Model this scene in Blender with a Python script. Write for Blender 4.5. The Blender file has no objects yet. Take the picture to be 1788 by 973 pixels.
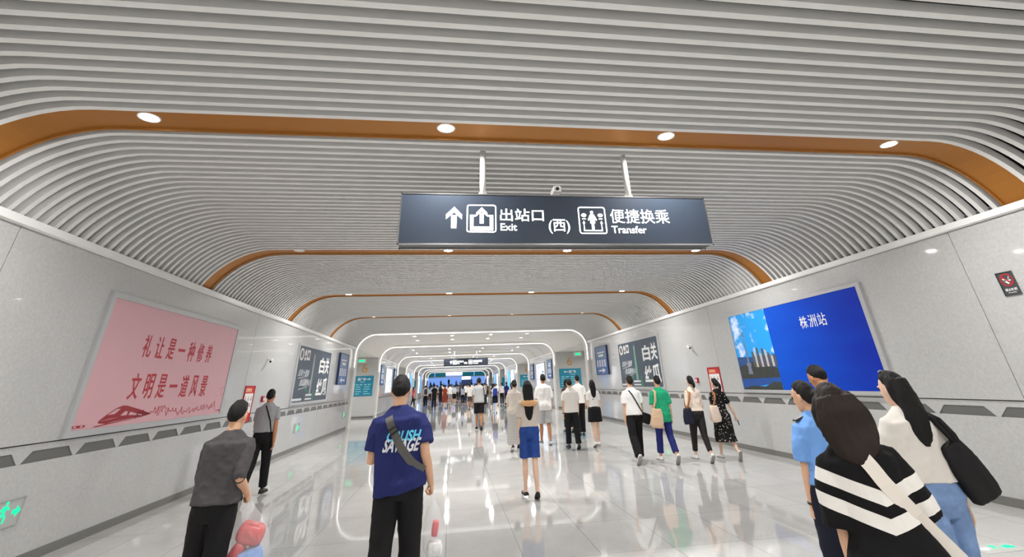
import bpy, math, random
import numpy as np
from mathutils import Vector, Matrix, noise
from mathutils.bvhtree import BVHTree

SC = bpy.context.scene
COL = SC.collection
PI = math.pi

# ---------------------------------------------------------------- camera, world, exposure
cam_d = bpy.data.cameras.new('camera'); CAM = bpy.data.objects.new('camera', cam_d); COL.objects.link(CAM)
cam_d.sensor_fit = 'HORIZONTAL'; cam_d.sensor_width = 36.0
cam_d.lens = 36.0 * 805.65 / 1788.0
cam_d.shift_x = -18.849 / 1788.0
cam_d.shift_y = -225.325 / 1788.0
cam_d.clip_start = 0.05; cam_d.clip_end = 400
_r = Vector((0.98984633, -0.13758999, -0.03568236)); _u = Vector((-0.03047937, -0.45065035, 0.89218007)); _f = Vector((0.13883531, 0.88203359, 0.45026825))
CAM.matrix_world = Matrix(((_r.x, _u.x, -_f.x, 0), (_r.y, _u.y, -_f.y, 0), (_r.z, _u.z, -_f.z, 1.62), (0, 0, 0, 1)))
SC.camera = CAM
LAMP_W = 46.0
SC.view_settings.view_transform = 'Standard'; SC.view_settings.look = 'None'
SC.view_settings.exposure = 0.68; SC.view_settings.gamma = 1.0; SC.view_settings.use_curve_mapping = False
SC.cycles.use_denoising = True
SC.cycles.max_bounces = 8; SC.cycles.diffuse_bounces = 5; SC.cycles.glossy_bounces = 4; SC.cycles.transparent_max_bounces = 8
SC.cycles.sample_clamp_indirect = 8.0
SC.cycles.caustics_reflective = False; SC.cycles.caustics_refractive = False
W = bpy.data.worlds.new('world'); SC.world = W; W.use_nodes = True
W.node_tree.nodes['Background'].inputs[0].default_value = (0.8, 0.85, 0.9, 1); W.node_tree.nodes['Background'].inputs[1].default_value = 0.15

# ---------------------------------------------------------------- corridor numbers (metres; camera stands at x=0, y=0)
XL, XR = -4.708, 7.051            # wall faces
ZT, ZC = 3.43, 4.14               # top of wall trim, underside of the flat ceiling
ROWS = [4.53, 9.81, 14.95, 20.10]  # lamp rows seen in the near hall
BACK_ROWS = [-0.65, -5.8]
LAMP_X = [-3.13, -0.14, 2.44, 5.45]
PITCH, SLAT_W, SLAT_H = 0.1625, 0.062, 0.105

# ---------------------------------------------------------------- materials
def lin(c):
    c = c / 255.0
    return c / 12.92 if c <= 0.04045 else ((c + 0.055) / 1.055) ** 2.4
def rgb(r, g, b): return (lin(r), lin(g), lin(b), 1.0)
_mats = {}
def mat(name, col, rough=0.5, metal=0.0, emit=None, estr=0.0, spec=0.5, bump=0.0, bscale=60.0, var=0.0, vscale=8.0, stretch=(1, 1, 1), coat=0.0, alpha=1.0, sheen=0.0):
    if name in _mats: return _mats[name]
    m = bpy.data.materials.new(name); m.use_nodes = True; _mats[name] = m
    nt = m.node_tree; b = nt.nodes['Principled BSDF']
    b.inputs['Base Color'].default_value = col; b.inputs['Roughness'].default_value = rough; b.inputs['Metallic'].default_value = metal
    b.inputs['Specular IOR Level'].default_value = spec; b.inputs['Coat Weight'].default_value = coat; b.inputs['Coat Roughness'].default_value = 0.05
    b.inputs['Alpha'].default_value = alpha; b.inputs['Sheen Weight'].default_value = sheen
    if emit: b.inputs['Emission Color'].default_value = emit; b.inputs['Emission Strength'].default_value = estr
    if bump or var:
        tc = nt.nodes.new('ShaderNodeTexCoord'); mp = nt.nodes.new('ShaderNodeMapping'); mp.inputs['Scale'].default_value = stretch
        nt.links.new(tc.outputs['Object'], mp.inputs['Vector'])
        if bump:
            n = nt.nodes.new('ShaderNodeTexNoise'); n.inputs['Scale'].default_value = bscale; n.inputs['Detail'].default_value = 4
            nt.links.new(mp.outputs[0], n.inputs['Vector'])
            bp = nt.nodes.new('ShaderNodeBump'); bp.inputs['Strength'].default_value = bump; bp.inputs['Distance'].default_value = 0.01
            nt.links.new(n.outputs['Fac'], bp.inputs['Height']); nt.links.new(bp.outputs[0], b.inputs['Normal'])
        if var:
            n2 = nt.nodes.new('ShaderNodeTexNoise'); n2.inputs['Scale'].default_value = vscale; n2.inputs['Detail'].default_value = 6; n2.inputs['Roughness'].default_value = 0.65
            nt.links.new(mp.outputs[0], n2.inputs['Vector'])
            mr = nt.nodes.new('ShaderNodeMapRange'); mr.inputs['From Min'].default_value = 0.3; mr.inputs['From Max'].default_value = 0.7
            mr.inputs['To Min'].default_value = 1 - var; mr.inputs['To Max'].default_value = 1 + var
            nt.links.new(n2.outputs['Fac'], mr.inputs['Value'])
            mx = nt.nodes.new('ShaderNodeVectorMath'); mx.operation = 'SCALE'; mx.inputs[0].default_value = col[:3]
            nt.links.new(mr.outputs[0], mx.inputs['Scale']); nt.links.new(mx.outputs[0], b.inputs['Base Color'])
    return m
def emis(name, col, s): return mat(name, col, 0.5, emit=col, estr=s)

M_SLAT = mat('ceiling_slat_paint', rgb(228, 227, 225), 0.45)
M_PLENUM = mat('dark_void', rgb(18, 18, 19), 0.9)
M_GOLD = mat('gold_panel', rgb(174, 114, 46), 0.45, metal=0.4)
M_WHITE = mat('white_enamel', rgb(226, 224, 220), 0.35)
M_VAULT = mat('smooth_vault_paint', rgb(214, 211, 206), 0.4)
M_TRIM = mat('white_trim_metal', rgb(242, 241, 239), 0.3)
M_SHADOWGAP = mat('shadow_gap_grey', rgb(110, 110, 108), 0.6)
M_SKIRT = mat('grey_skirting_stone', rgb(116, 115, 111), 0.35, var=0.08, vscale=20)
M_NICHE = mat('dark_vent_panel', rgb(104, 104, 102), 0.5)
M_JOINT = mat('dark_joint', rgb(70, 70, 70), 0.8)
M_LENS = emis('lamp_lens', (1, 0.985, 0.95, 1), 22)
M_LED = emis('led_strip_light', (1, 0.99, 0.97, 1), 1.3)
M_CHROME = mat('brushed_steel', rgb(190, 190, 190), 0.25, metal=1.0)
M_BLACK = mat('black_plastic', rgb(20, 20, 21), 0.4)
M_DGREY = mat('dark_grey_metal', rgb(70, 72, 75), 0.4)
M_SIGNFACE = mat('sign_face', rgb(48, 56, 68), 0.3, coat=0.15)
M_SIGNLIT = emis('sign_lit_white', (1, 1, 1, 1), 1.6)
M_FRAME = mat('board_frame_silver', rgb(188, 189, 190), 0.35, metal=0.2)
M_RED = mat('red_print', rgb(176, 30, 44), 0.5)
M_PINK = mat('pink_panel', rgb(214, 168, 174), 0.4, spec=0.3, var=0.02, vscale=3)
M_PAPER = mat('white_print', rgb(235, 235, 233), 0.5)
M_TEAL = mat('teal_panel', rgb(6, 108, 132), 0.4, emit=rgb(6, 108, 132), estr=0.25)
M_GREENLIT = emis('green_lit', (0.0, 0.62, 0.25, 1), 0.9)
M_BLUE = mat('blue_panel', rgb(30, 92, 168), 0.35)
M_BLUEGREY = mat('blue_grey_panel', rgb(92, 122, 164), 0.35)
M_SLATE = mat('slate_poster', rgb(66, 78, 92), 0.45, var=0.12, vscale=2)

def wall_material():
    m = mat('grey_stone_panel', rgb(190, 190, 189), 0.30, bump=0.2, bscale=60, var=0.10, vscale=30, coat=0.55)
    return m
M_WALL = wall_material()
def floor_material():
    m = bpy.data.materials.new('polished_granite_tiles'); m.use_nodes = True; nt = m.node_tree; N = nt.nodes; L = nt.links; b = N['Principled BSDF']
    tc = N.new('ShaderNodeTexCoord'); mp = N.new('ShaderNodeMapping'); mp.inputs['Rotation'].default_value = (0, 0, PI / 2); L.new(tc.outputs['Object'], mp.inputs['Vector'])
    br = N.new('ShaderNodeTexBrick'); br.inputs['Scale'].default_value = 1.0; br.inputs['Brick Width'].default_value = 1.2; br.inputs['Row Height'].default_value = 0.8
    br.inputs['Mortar Size'].default_value = 0.003; br.inputs['Mortar Smooth'].default_value = 0.0; br.offset = 0.0
    br.inputs['Color1'].default_value = rgb(198, 197, 194); br.inputs['Color2'].default_value = rgb(191, 190, 187); br.inputs['Mortar'].default_value = rgb(140, 138, 134)
    L.new(mp.outputs[0], br.inputs['Vector'])
    n = N.new('ShaderNodeTexNoise'); n.inputs['Scale'].default_value = 75; n.inputs['Detail'].default_value = 3; L.new(tc.outputs['Object'], n.inputs['Vector'])
    n2 = N.new('ShaderNodeTexNoise'); n2.inputs['Scale'].default_value = 2.2; n2.inputs['Detail'].default_value = 5; L.new(tc.outputs['Object'], n2.inputs['Vector'])
    mr = N.new('ShaderNodeMapRange'); mr.inputs['From Min'].default_value = 0.3; mr.inputs['From Max'].default_value = 0.7; mr.inputs['To Min'].default_value = 0.86; mr.inputs['To Max'].default_value = 1.12; L.new(n.outputs['Fac'], mr.inputs['Value'])
    mr2 = N.new('ShaderNodeMapRange'); mr2.inputs['From Min'].default_value = 0.3; mr2.inputs['From Max'].default_value = 0.7; mr2.inputs['To Min'].default_value = 0.95; mr2.inputs['To Max'].default_value = 1.05; L.new(n2.outputs['Fac'], mr2.inputs['Value'])
    mu = N.new('ShaderNodeMath'); mu.operation = 'MULTIPLY'; L.new(mr.outputs[0], mu.inputs[0]); L.new(mr2.outputs[0], mu.inputs[1])
    vm = N.new('ShaderNodeVectorMath'); vm.operation = 'SCALE'; L.new(br.outputs['Color'], vm.inputs[0]); L.new(mu.outputs[0], vm.inputs['Scale']); L.new(vm.outputs[0], b.inputs['Base Color'])
    b.inputs['Roughness'].default_value = 0.045; b.inputs['Specular IOR Level'].default_value = 0.5
    return m
M_FLOOR = floor_material()

# ---------------------------------------------------------------- mesh helpers
class MB:
    def __init__(s): s.v = []; s.f = []; s.m = []
    def add(s, vs, fs, m=0):
        k = len(s.v); s.v += [tuple(map(float, v)) for v in vs]
        for f in fs: s.f.append(tuple(i + k for i in f)); s.m.append(m)
        return s
    def box(s, x0, x1, y0, y1, z0, z1, m=0):
        vs = [(x0, y0, z0), (x1, y0, z0), (x1, y1, z0), (x0, y1, z0), (x0, y0, z1), (x1, y0, z1), (x1, y1, z1), (x0, y1, z1)]
        return s.add(vs, [(0, 3, 2, 1), (4, 5, 6, 7), (0, 1, 5, 4), (1, 2, 6, 5), (2, 3, 7, 6), (3, 0, 4, 7)], m)
    def loft(s, rings, cap=True, m=0, closed=True):
        n = len(rings[0]); k = len(s.v)
        for r in rings: s.v += [tuple(map(float, p)) for p in r]
        for i in range(len(rings) - 1):
            for j in range(n if closed else n - 1):
                a = k + i * n + j; b = k + i * n + (j + 1) % n
                s.f.append((a, b, b + n, a + n)); s.m.append(m)
        if cap:
            s.f.append(tuple(k + j for j in reversed(range(n)))); s.m.append(m)
            e = k + (len(rings) - 1) * n; s.f.append(tuple(e + j for j in range(n))); s.m.append(m)
        return s
    def tube(s, path, rad, seg=12, m=0, round_ends=True, flat=1.0, up=None):
        P = [np.array(p, float) for p in path]; R = list(rad) if hasattr(rad, '__len__') else [rad] * len(P)
        T = []
        for i in range(len(P)):
            d = P[min(i + 1, len(P) - 1)] - P[max(i - 1, 0)]; T.append(d / (np.linalg.norm(d) + 1e-9))
        a = np.array(up, float) if up is not None else (np.array((0, 0, 1.0)) if abs(T[0][2]) < 0.8 else np.array((0, 1.0, 0)))
        rings = []
        def ring(c, t, r):
            nonlocal a
            a = a - t * (a @ t); a /= np.linalg.norm(a) + 1e-9; b = np.cross(t, a)
            return [c + r * (math.cos(q) * b + math.sin(q) * a * flat) for q in (2 * PI * j / seg for j in range(seg))]
        if round_ends:
            for q in (0.2, 0.6, 0.87): rings.append(ring(P[0] - T[0] * R[0] * math.sqrt(1 - q * q) * 0.95, T[0], R[0] * q))
        for i in range(len(P)): rings.append(ring(P[i], T[i], R[i]))
        if round_ends:
            for q in (0.87, 0.6, 0.2): rings.append(ring(P[-1] + T[-1] * R[-1] * math.sqrt(1 - q * q) * 0.95, T[-1], R[-1] * q))
        return s.loft(rings, True, m)
    def ell(s, c, r, seg=16, rings=10, rot=None, m=0):
        out = []
        for i in range(1, rings):
            th = PI * i / rings
            row = []
            for j in range(seg):
                q = 2 * PI * j / seg
                p = np.array((r[0] * math.sin(th) * math.cos(q), r[1] * math.sin(th) * math.sin(q), -r[2] * math.cos(th)))
                if rot is not None: p = rot @ p
                row.append(np.array(c) + p)
            out.append(row)
        return s.loft(out, True, m)
    def poly(s, pts, fn, d0, d1, m=0):
        """extruded polygon; pts are (u, v), fn(u, v, d) -> world"""
        n = len(pts)
        vs = [fn(u, v, d0) for u, v in pts] + [fn(u, v, d1) for u, v in pts]
        fs = [tuple(reversed(range(n))), tuple(range(n, 2 * n))] + [(i, (i + 1) % n, n + (i + 1) % n, n + i) for i in range(n)]
        return s.add(vs, fs, m)
    def rect(s, u0, u1, v0, v1, fn, d0, d1, m=0): return s.poly([(u0, v0), (u1, v0), (u1, v1), (u0, v1)], fn, d0, d1, m)
    def mesh(s, name):
        me = bpy.data.meshes.new(name); me.from_pydata(s.v, [], s.f); me.validate(); return me
    def build(s, name, mats, parent=None, smooth=False, fix=True):
        me = s.mesh(name)
        if not isinstance(mats, (list, tuple)): mats = [mats]
        for m in mats: me.materials.append(m)
        if len(mats) > 1 and len(me.polygons) == len(s.m): me.polygons.foreach_set('material_index', s.m)
        if fix:
            import bmesh
            bm = bmesh.new(); bm.from_mesh(me); bmesh.ops.recalc_face_normals(bm, faces=bm.faces); bm.to_mesh(me); bm.free()
        if smooth: me.polygons.foreach_set('use_smooth', [True] * len(me.polygons))
        return link(name, me, parent)
def link(name, data, parent=None):
    o = bpy.data.objects.new(name, data); COL.objects.link(o)
    if parent is not None: o.parent = parent
    return o
def tag(o, label=None, cat=None, group=None, kind=None):
    if label: o['label'] = label
    if cat: o['category'] = cat
    if group: o['group'] = group
    if kind: o['kind'] = kind
    return o
def struct(o): o['kind'] = 'structure'; return o
def empty(name, loc=(0, 0, 0), rz=0.0):
    o = bpy.data.objects.new(name, None); COL.objects.link(o); o.location = loc; o.rotation_euler = (0, 0, rz); o.empty_display_size = 0.1; return o
def recenter(o, c):
    """move the object's origin to c without moving its geometry"""
    o.data.transform(Matrix.Translation(-Vector(c))); o.location = Vector(o.location) + Vector(c); return o

_tc = {}
def text_geo(body, bold=0.0):
    key = (body, bold)
    if key in _tc: return _tc[key]
    c = bpy.data.curves.new('lettering', 'FONT'); c.body = body; c.extrude = 0.5; c.offset = bold; c.resolution_u = 3
    o = bpy.data.objects.new('lettering', c); COL.objects.link(o)
    dg = bpy.context.evaluated_depsgraph_get(); me = bpy.data.meshes.new_from_object(o.evaluated_get(dg))
    v = np.array([x.co for x in me.vertices]); f = [tuple(p.vertices) for p in me.polygons]
    bpy.data.objects.remove(o); bpy.data.curves.remove(c); bpy.data.meshes.remove(me)
    _tc[key] = (v, f); return v, f
def text(mb, body, fn, u0, u1, v0, v1, d0, d1, m=0, bold=0.0, shear=0.0, fit=True):
    """letters of body filling the rectangle (u0..u1, v0..v1) of a plane, raised from d0 to d1"""
    v, f = text_geo(body, bold); lo = v.min(0); hi = v.max(0)
    vs = []
    for p in v:
        a = (p[0] - lo[0]) / (hi[0] - lo[0]); b = (p[1] - lo[1]) / (hi[1] - lo[1]); t = 0 if p[2] < 0 else 1
        vs.append(fn(u0 + (u1 - u0) * a + shear * (b - 0.5), v0 + (v1 - v0) * b, d0 + (d1 - d0) * t))
    return mb.add(vs, f, m)
def onL(u, v, d): return (XL + d, u, v)          # left wall: u = y, v = z, d = out of the wall
def onR(u, v, d): return (XR - d, -u, v)         # right wall: u = -y
def onF(Y): return lambda u, v, d: (u, Y - d, v)  # a plane facing the camera

def ring_blob(mb, *a): pass

# ---------------------------------------------------------------- floor
struct(MB().add([(-15, -13, 0), (18, -13, 0), (18, 135, 0), (-15, 135, 0)], [(0, 1, 2, 3)]).build('floor', M_FLOOR))

# ---------------------------------------------------------------- ceiling profile
R_C = 1.35
def profile(off=0.0, n=10):
    """points (x, z) of the vaulted ceiling from the left trim to the right trim; off moves them outwards"""
    pts = []
    a_end = math.acos(1 - (ZC - ZT) / R_C)
    w = R_C * math.sin(a_end)
    for i in range(n + 1):
        q = a_end * (1 - i / n); pts.append((XL + w - (R_C + off) * math.sin(q), ZC - R_C + (R_C + off) * math.cos(q)))
    for i in range(n + 1):
        q = a_end * i / n; pts.append((XR - w + (R_C + off) * math.sin(q), ZC - R_C + (R_C + off) * math.cos(q)))
    return pts
def strip(mb, y0, y1, o0, o1, m=0):
    A, B = profile(o0), profile(o1)
    mb.loft([[(a[0], y0, a[1]), (a[0], y1, a[1]), (b[0], y1, b[1]), (b[0], y0, b[1])] for a, b in zip(A, B)], True, m)
HALL0, HALL1 = -12.0, 25.35
all_rows = sorted(BACK_ROWS + [-10.9] + ROWS)
sl = MB()
prev_end = HALL0
for i, r in enumerate(all_rows + [None]):
    stop = (r - 0.165) if r is not None else HALL1 - 0.05
    n = int((stop - prev_end) / PITCH + 0.62)
    pit = (stop - prev_end - SLAT_W) / max(1, n - 1)
    for k in range(n):
        y = prev_end + k * pit; strip(sl, y, y + SLAT_W, 0, SLAT_H)
    if r is not None: prev_end = r + 0.30
struct(sl.build('ceiling', M_SLAT))
pv = MB(); strip(pv, HALL0, HALL1, 0.26, 0.30); struct(pv.build('ceiling_void', M_PLENUM))
for i, r in enumerate(all_rows):
    g = MB(); y0, y1 = r - 0.16, r + 0.245
    A, B, Cc = profile(0.03), profile(0.055), profile(0.004)
    g.loft([[(a[0], y0, a[1]), (a[0], y1 - 0.03, a[1]), (c[0], y1 - 0.022, c[1]), (c[0], y1, c[1]), (b[0], y1, b[1]), (b[0], y0, b[1])] for a, b, c in zip(A, B, Cc)], True)
    struct(g.build('trim_%d' % (i + 1), M_GOLD))

# ---------------------------------------------------------------- walls of a hall between two portals
def hall_walls(y0, y1, joints):
    for side, fn, sg in (('left', onL, 1), ('right', onR, -1)):
        X = XL if side == 'left' else XR
        bk = MB(); bk.box(*(sorted((X - sg * 0.06, X - sg * 0.25))), y0, y1, 0, 3.5); struct(bk.build('wall_%s_backing' % side, M_JOINT))
        up = MB(); lo = MB(); js = [y0] + [j for j in joints if y0 < j < y1] + [y1]
        for a, b in zip(js, js[1:]):
            a += 0.006; b -= 0.006
            up.box(*sorted((X, X - sg * 0.06)), a, b, 1.195, 3.335); lo.box(*sorted((X, X - sg * 0.06)), a, b, 0.09, 1.0)
        for mb in (up, lo): struct(mb.build('wall_%s' % side, M_WALL))
        # vent band: flat strip with trapezoid openings, dark plate behind
        band = MB(); F = lambda u, v, d: (X - sg * (0.018 + d), u, v)
        z0, z1, zt = 1.0, 1.182, 1.115
        P = 0.858; n = max(1, int((y1 - y0) / P)); st = y0 + ((7.72 - y0) % P) - P
        k = st
        def quad(pts):
            pts = [(min(max(u, y0), y1), v) for u, v in pts]
            if max(u for u, _ in pts) - min(u for u, _ in pts) > 0.004: band.poly(pts, F, 0.0, 0.010)
        while k < y1:
            c = k + P / 2
            quad([(k, zt), (k + P, zt), (k + P, z1), (k, z1)])
            quad([(k, z0), (c - 0.405, z0), (c - 0.285, zt), (k, zt)])
            quad([(c + 0.405, z0), (k + P, z0), (k + P, zt), (c + 0.285, zt)])
            k += P
        struct(band.build('wall_%s_band' % side, M_WALL))
        pl = MB(); pl.box(*sorted((X - sg * 0.027, X - sg * 0.058)), y0, y1, 0.985, 1.13); struct(pl.build('wall_%s_vents' % side, M_NICHE))
        sk = MB(); sk.box(*sorted((X + sg * 0.012, X - sg * 0.06)), y0, y1, 0, 0.1); struct(sk.build('baseboard_%s' % side, M_SKIRT))
        tr = MB(); tr.box(*sorted((X + sg * 0.055, X - sg * 0.10)), y0, y1, 3.352, 3.435)
        tr.box(*sorted((X + sg * 0.035, X - sg * 0.10)), y0, y1, 3.340, 3.352)
        struct(tr.build('trim_%s' % side, M_TRIM))
        gp = MB(); gp.box(*sorted((X - sg * 0.02, X - sg * 0.08)), y0, y1, 3.33, 3.365); struct(gp.build('trim_%s_gap' % side, M_SHADOWGAP))
JOINTS = [-8.6, -1.5, 5.59, 12.72, 19.85]
hall_walls(HALL0, 25.45, JOINTS)
struct(MB().box(-6, 8.5, HALL0 - 0.3, HALL0, 0, 4.6).build('wall_back', M_WALL))

# ---------------------------------------------------------------- portals with a light strip, crossings and the halls beyond
AX0, AX1, ATOP, ARAD = -4.60, 6.93, 3.975, 0.88
def arch(off=0.0, n=10, zlo=0.0):
    x0, x1, t, r = AX0 - off, AX1 + off, ATOP + off, ARAD + off
    pts = [(x0, zlo), (x0, t - r)]
    for i in range(1, n + 1): q = PI / 2 * i / n; pts.append((x0 + r - r * math.cos(q), t - r + r * math.sin(q)))
    for i in range(0, n + 1): q = PI / 2 * (1 - i / n); pts.append((x1 - r + r * math.cos(q), t - r + r * math.sin(q)))
    pts.append((x1, zlo)); return pts
def arch_band(mb, o0, o1, y0, y1, m=0, zlo=0.0):
    A, B = arch(o0, 10, zlo), arch(o1, 10, zlo)
    mb.loft([[(a[0], y0, a[1]), (a[0], y1, a[1]), (b[0], y1, b[1]), (b[0], y0, b[1])] for a, b in zip(A, B)], True, m)
PORTALS = [25.67, 34.4, 46.1, 54.6, 66.5, 75.0, 87.0, 95.5, 106.0]
for i, Y in enumerate(PORTALS):
    fr = MB(); arch_band(fr, 0.0, 0.62, Y - 0.32, Y + 0.25); struct(fr.build('trim_portal_%d' % (i + 1), M_WHITE))
    ls = MB(); arch_band(ls, -0.010, 0.024, Y - 0.345, Y - 0.30, 0, 2.55)
    o = ls.build('light_strip', M_LED)
    tag(o, ['white light strip round the nearest arch, at the end of the slatted hall', 'white light strip round the second arch, beside the teal signs', 'white light strip round the third arch, past the far hanging sign', 'white light strip round the fourth arch down the passage', 'white light strip round the fifth arch down the passage', 'white light strip round the sixth arch, close to the blue end', 'white light strip round the seventh arch, close to the blue end', 'white light strip round the eighth arch, close to the blue end', 'white light strip round the last arch, framing the blue hall'][i], 'light strip', 'light strips round the arches')
def crossing(y0, y1, k):
    v = MB(); strip(v, y0, y1, 0, 0.05); struct(v.build('ceiling_crossing_%d' % k, M_VAULT))
    for side, X, sg in (('left', XL, 1), ('right', XR, -1)):
        far = X - sg * 7.5
        s_ = MB(); s_.box(*sorted((X, far)), y0, y1, 3.40, 3.46); struct(s_.build('ceiling_passage_%s_%d' % (side, k), M_VAULT))
        w = MB(); w.box(*sorted((X, far)), y1 - 0.25, y1 + 0.1, 0.1, 3.40); w.box(*sorted((X, far)), y0 - 0.1, y0 + 0.25, 0.1, 3.40); w.box(*sorted((far, far - sg * 0.2)), y0, y1, 0, 3.40)
        struct(w.build('wall_passage_%s_%d' % (side, k), M_WALL))
        b = MB(); b.box(*sorted((X, far)), y1 - 0.262, y1 + 0.1, 0, 0.1); b.box(*sorted((X, far)), y0 - 0.1, y0 + 0.262, 0, 0.1); struct(b.build('baseboard_passage_%s_%d' % (side, k), M_SKIRT))
for k, (a, b) in enumerate(((25.67, 34.4), (46.1, 54.6), (66.5, 75.0), (87.0, 95.5))): crossing(a + 0.2, b - 0.2, k + 1)
for k, (a, b) in enumerate(((34.4, 46.1), (54.6, 66.5), (75.0, 87.0), (95.5, 106.0))):
    hall_walls(a + 0.1, b - 0.25, [a + 4, a + 8])
    n = 3; vb = MB(); w = (b - a - 0.4) / n
    for j in range(n): strip(vb, a + 0.15 + j * w + 0.06, a + 0.15 + (j + 1) * w - 0.06, 0, 0.05)
    struct(vb.build('ceiling_hall_%d' % (k + 2), M_VAULT))
    vd = MB(); strip(vd, a + 0.1, b - 0.1, 0.1, 0.14); struct(vd.build('ceiling_void_%d' % (k + 2), M_PLENUM))
# hall at the far end; its bluish light is put into a glowing end wall
struct(MB().box(-15, 18, 134, 134.3, 0, 8).build('wall_end', emis('end_wall_blue_glow', rgb(112, 148, 214), 0.75)))
struct(MB().box(-15, -14.7, 106.3, 134, 0, 8).box(17.7, 18, 106.3, 134, 0, 8).build('wall_end_sides', mat('end_side', rgb(150, 170, 205), 0.5)))
struct(MB().box(-15, 18, 106.3, 134, 6.2, 6.4).build('ceiling_end', M_VAULT))
struct(MB().box(-15, -4.9, 106.0, 106.3, 0, 6.3).box(7.2, 18, 106.0, 106.3, 0, 6.3).box(-5, 7.3, 106.0, 106.3, 4.4, 6.3).build('wall_end_front', M_VAULT))

# ---------------------------------------------------------------- downlights: every lamp carries its own light
ROWN = {4.53: 'nearest gold band', 9.81: 'second gold band', 14.95: 'third gold band', 20.10: 'fourth gold band', -0.65: 'gold band above the camera', -5.8: 'gold band behind the camera'}
XN = ['leftmost', 'second from the left', 'third from the left', 'rightmost']
_lens = None
def downlight(x, y, z, label, group, r=0.085, power=LAMP_W, lit=True):
    global _lens
    root = empty('downlight', (x, y, z)); tag(root, label, 'ceiling light', group)
    key = (r, lit)
    if _lens is None: _lens = {}
    if key not in _lens:
        a = MB(); n = 24
        prof = [(r * 1.0, -0.004), (r * 1.18, -0.008), (r * 1.22, 0.0), (r * 1.22, 0.03), (r * 1.0, 0.03)]
        a.loft([[(p[0] * math.cos(q), p[0] * math.sin(q), p[1]) for p in prof] for q in (2 * PI * k / n for k in range(n + 1))], False)
        b = MB(); b.loft([[(rr * math.cos(2 * PI * k / n), rr * math.sin(2 * PI * k / n), zz) for k in range(n)] for rr, zz in ((r * 1.02, 0.012), (r * 1.02, 0.0), (r * 0.7, -0.004), (r * 0.25, -0.006))], True)
        o1 = a.build('rim', M_WHITE, root, True); o2 = b.build('lens', M_LENS if lit else M_PAPER, root, True)
        _lens[key] = (o1.data, o2.data)
    else:
        link('rim', _lens[key][0], root); link('lens', _lens[key][1], root)
    if lit and power > 0:
        ld = bpy.data.lights.new('lamp_light', 'AREA'); ld.shape = 'DISK'; ld.size = r * 1.9; ld.energy = power; ld.color = (1.0, 0.985, 0.965); ld.spread = math.radians(165)
        lo = link('lamp_light', ld, root); lo.location = (0, 0, -0.014)
    return root
for y in BACK_ROWS + ROWS:
    for i, x in enumerate(LAMP_X):
        lit = not (y == 9.81 and i == 0)
        nm = XN[i]
        downlight(x, y + (0.0 if y < 20 else -0.02), ZC + 0.03 - 0.001, ('round downlight, %s of the four in the %s' % (nm, ROWN[y])) if lit else 'unlit round downlight, leftmost of the four in the second gold band', 'downlights in the gold bands', lit=lit)
k = 0
CN = {28.5: 'front row of the first crossing', 31.1: 'back row of the first crossing', 36.0: 'first row past the teal signs', 39.6: 'row above the far hanging sign', 43.6: 'last row of the second hall', 48.2: 'front row of the second crossing', 52.0: 'back row of the second crossing'}
for y in (28.5, 31.1, 36.0, 39.6, 43.6, 48.2, 52.0):
    for i, x in enumerate((-2.1, 0.0, 2.2, 4.3) if y in (28.5, 31.1, 48.2, 52.0) else (-2.95, -0.17, 2.4, 5.2)):
        downlight(x, y, ZC - 0.001, 'round downlight, %s in the %s' % (nm if False else XN[i], CN[y]), 'downlights past the first arch', r=0.10, power=LAMP_W * 0.55)
for y in (57.5, 61.0, 64.5, 69.0, 73.0, 78.0, 82.5, 90.0, 99.0):
    for i, x in enumerate((-2.4, 1.2, 4.8)):
        downlight(x, y, ZC - 0.001, 'small bright downlight in the ceiling of the far passage', 'downlights of the far passage', r=0.11, power=LAMP_W * 0.8)

for x, y, lab in ((-7.2, 30.0, 'added fill light in the left passage of the first crossing'), (9.6, 30.0, 'added fill light in the right passage of the first crossing'), (-7.2, 50.2, 'added fill light in the left passage of the second crossing'), (9.6, 50.2, 'added fill light in the right passage of the second crossing')):  # fill lamps added to brighten the side passage walls
    downlight(x, y, 3.399, lab, 'added passage fill lights', r=0.10, power=LAMP_W * 2.2)

# ---------------------------------------------------------------- hanging signs
def arrow_up(mb, fn, u, v0, v1, w, d0, d1, th=None):
    th = th or w * 0.30; h = v1 - v0; m = v1 - w * 0.62
    mb.poly([(u - th / 2, v0), (u + th / 2, v0), (u + th / 2, v1 - w * 0.55), (u - th / 2, v1 - w * 0.55)], fn, d0, d1)
    mb.poly([(u, v1), (u - w / 2, v1 - w * 0.52), (u - w / 2, v1 - w * 0.52 - th * 0.95), (u, v1 - th * 1.1)], fn, d0, d1)
    mb.poly([(u, v1), (u, v1 - th * 1.1), (u + w / 2, v1 - w * 0.52 - th * 0.95), (u + w / 2, v1 - w * 0.52)], fn, d0, d1)
def ring_box(mb, fn, u0, u1, v0, v1, t, d0, d1, r=0.03):
    def rr(a0, a1, b0, b1, q):
        out = []
        for cx, cy, st in ((a1 - q, b1 - q, 0), (a0 + q, b1 - q, 1), (a0 + q, b0 + q, 2), (a1 - q, b0 + q, 3)):
            for i in range(5): an = PI / 2 * (st + i / 4); out.append((cx + q * math.cos(an), cy + q * math.sin(an)))
        return out
    A = rr(u0, u1, v0, v1, r); B = rr(u0 + t, u1 - t, v0 + t, v1 - t, max(0.004, r - t))
    n = len(A)
    rings = [[fn(*A[i], d0), fn(*A[i], d1), fn(*B[i], d1), fn(*B[i], d0)] for i in list(range(n)) + [0]]
    mb.loft(rings, False)
def disc(mb, fn, u, v, ru, rv, d0, d1, n=20, m=0):
    mb.poly([(u + ru * math.cos(2 * PI * i / n), v + rv * math.sin(2 * PI * i / n)) for i in range(n)], fn, d0, d1, m)
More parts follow.
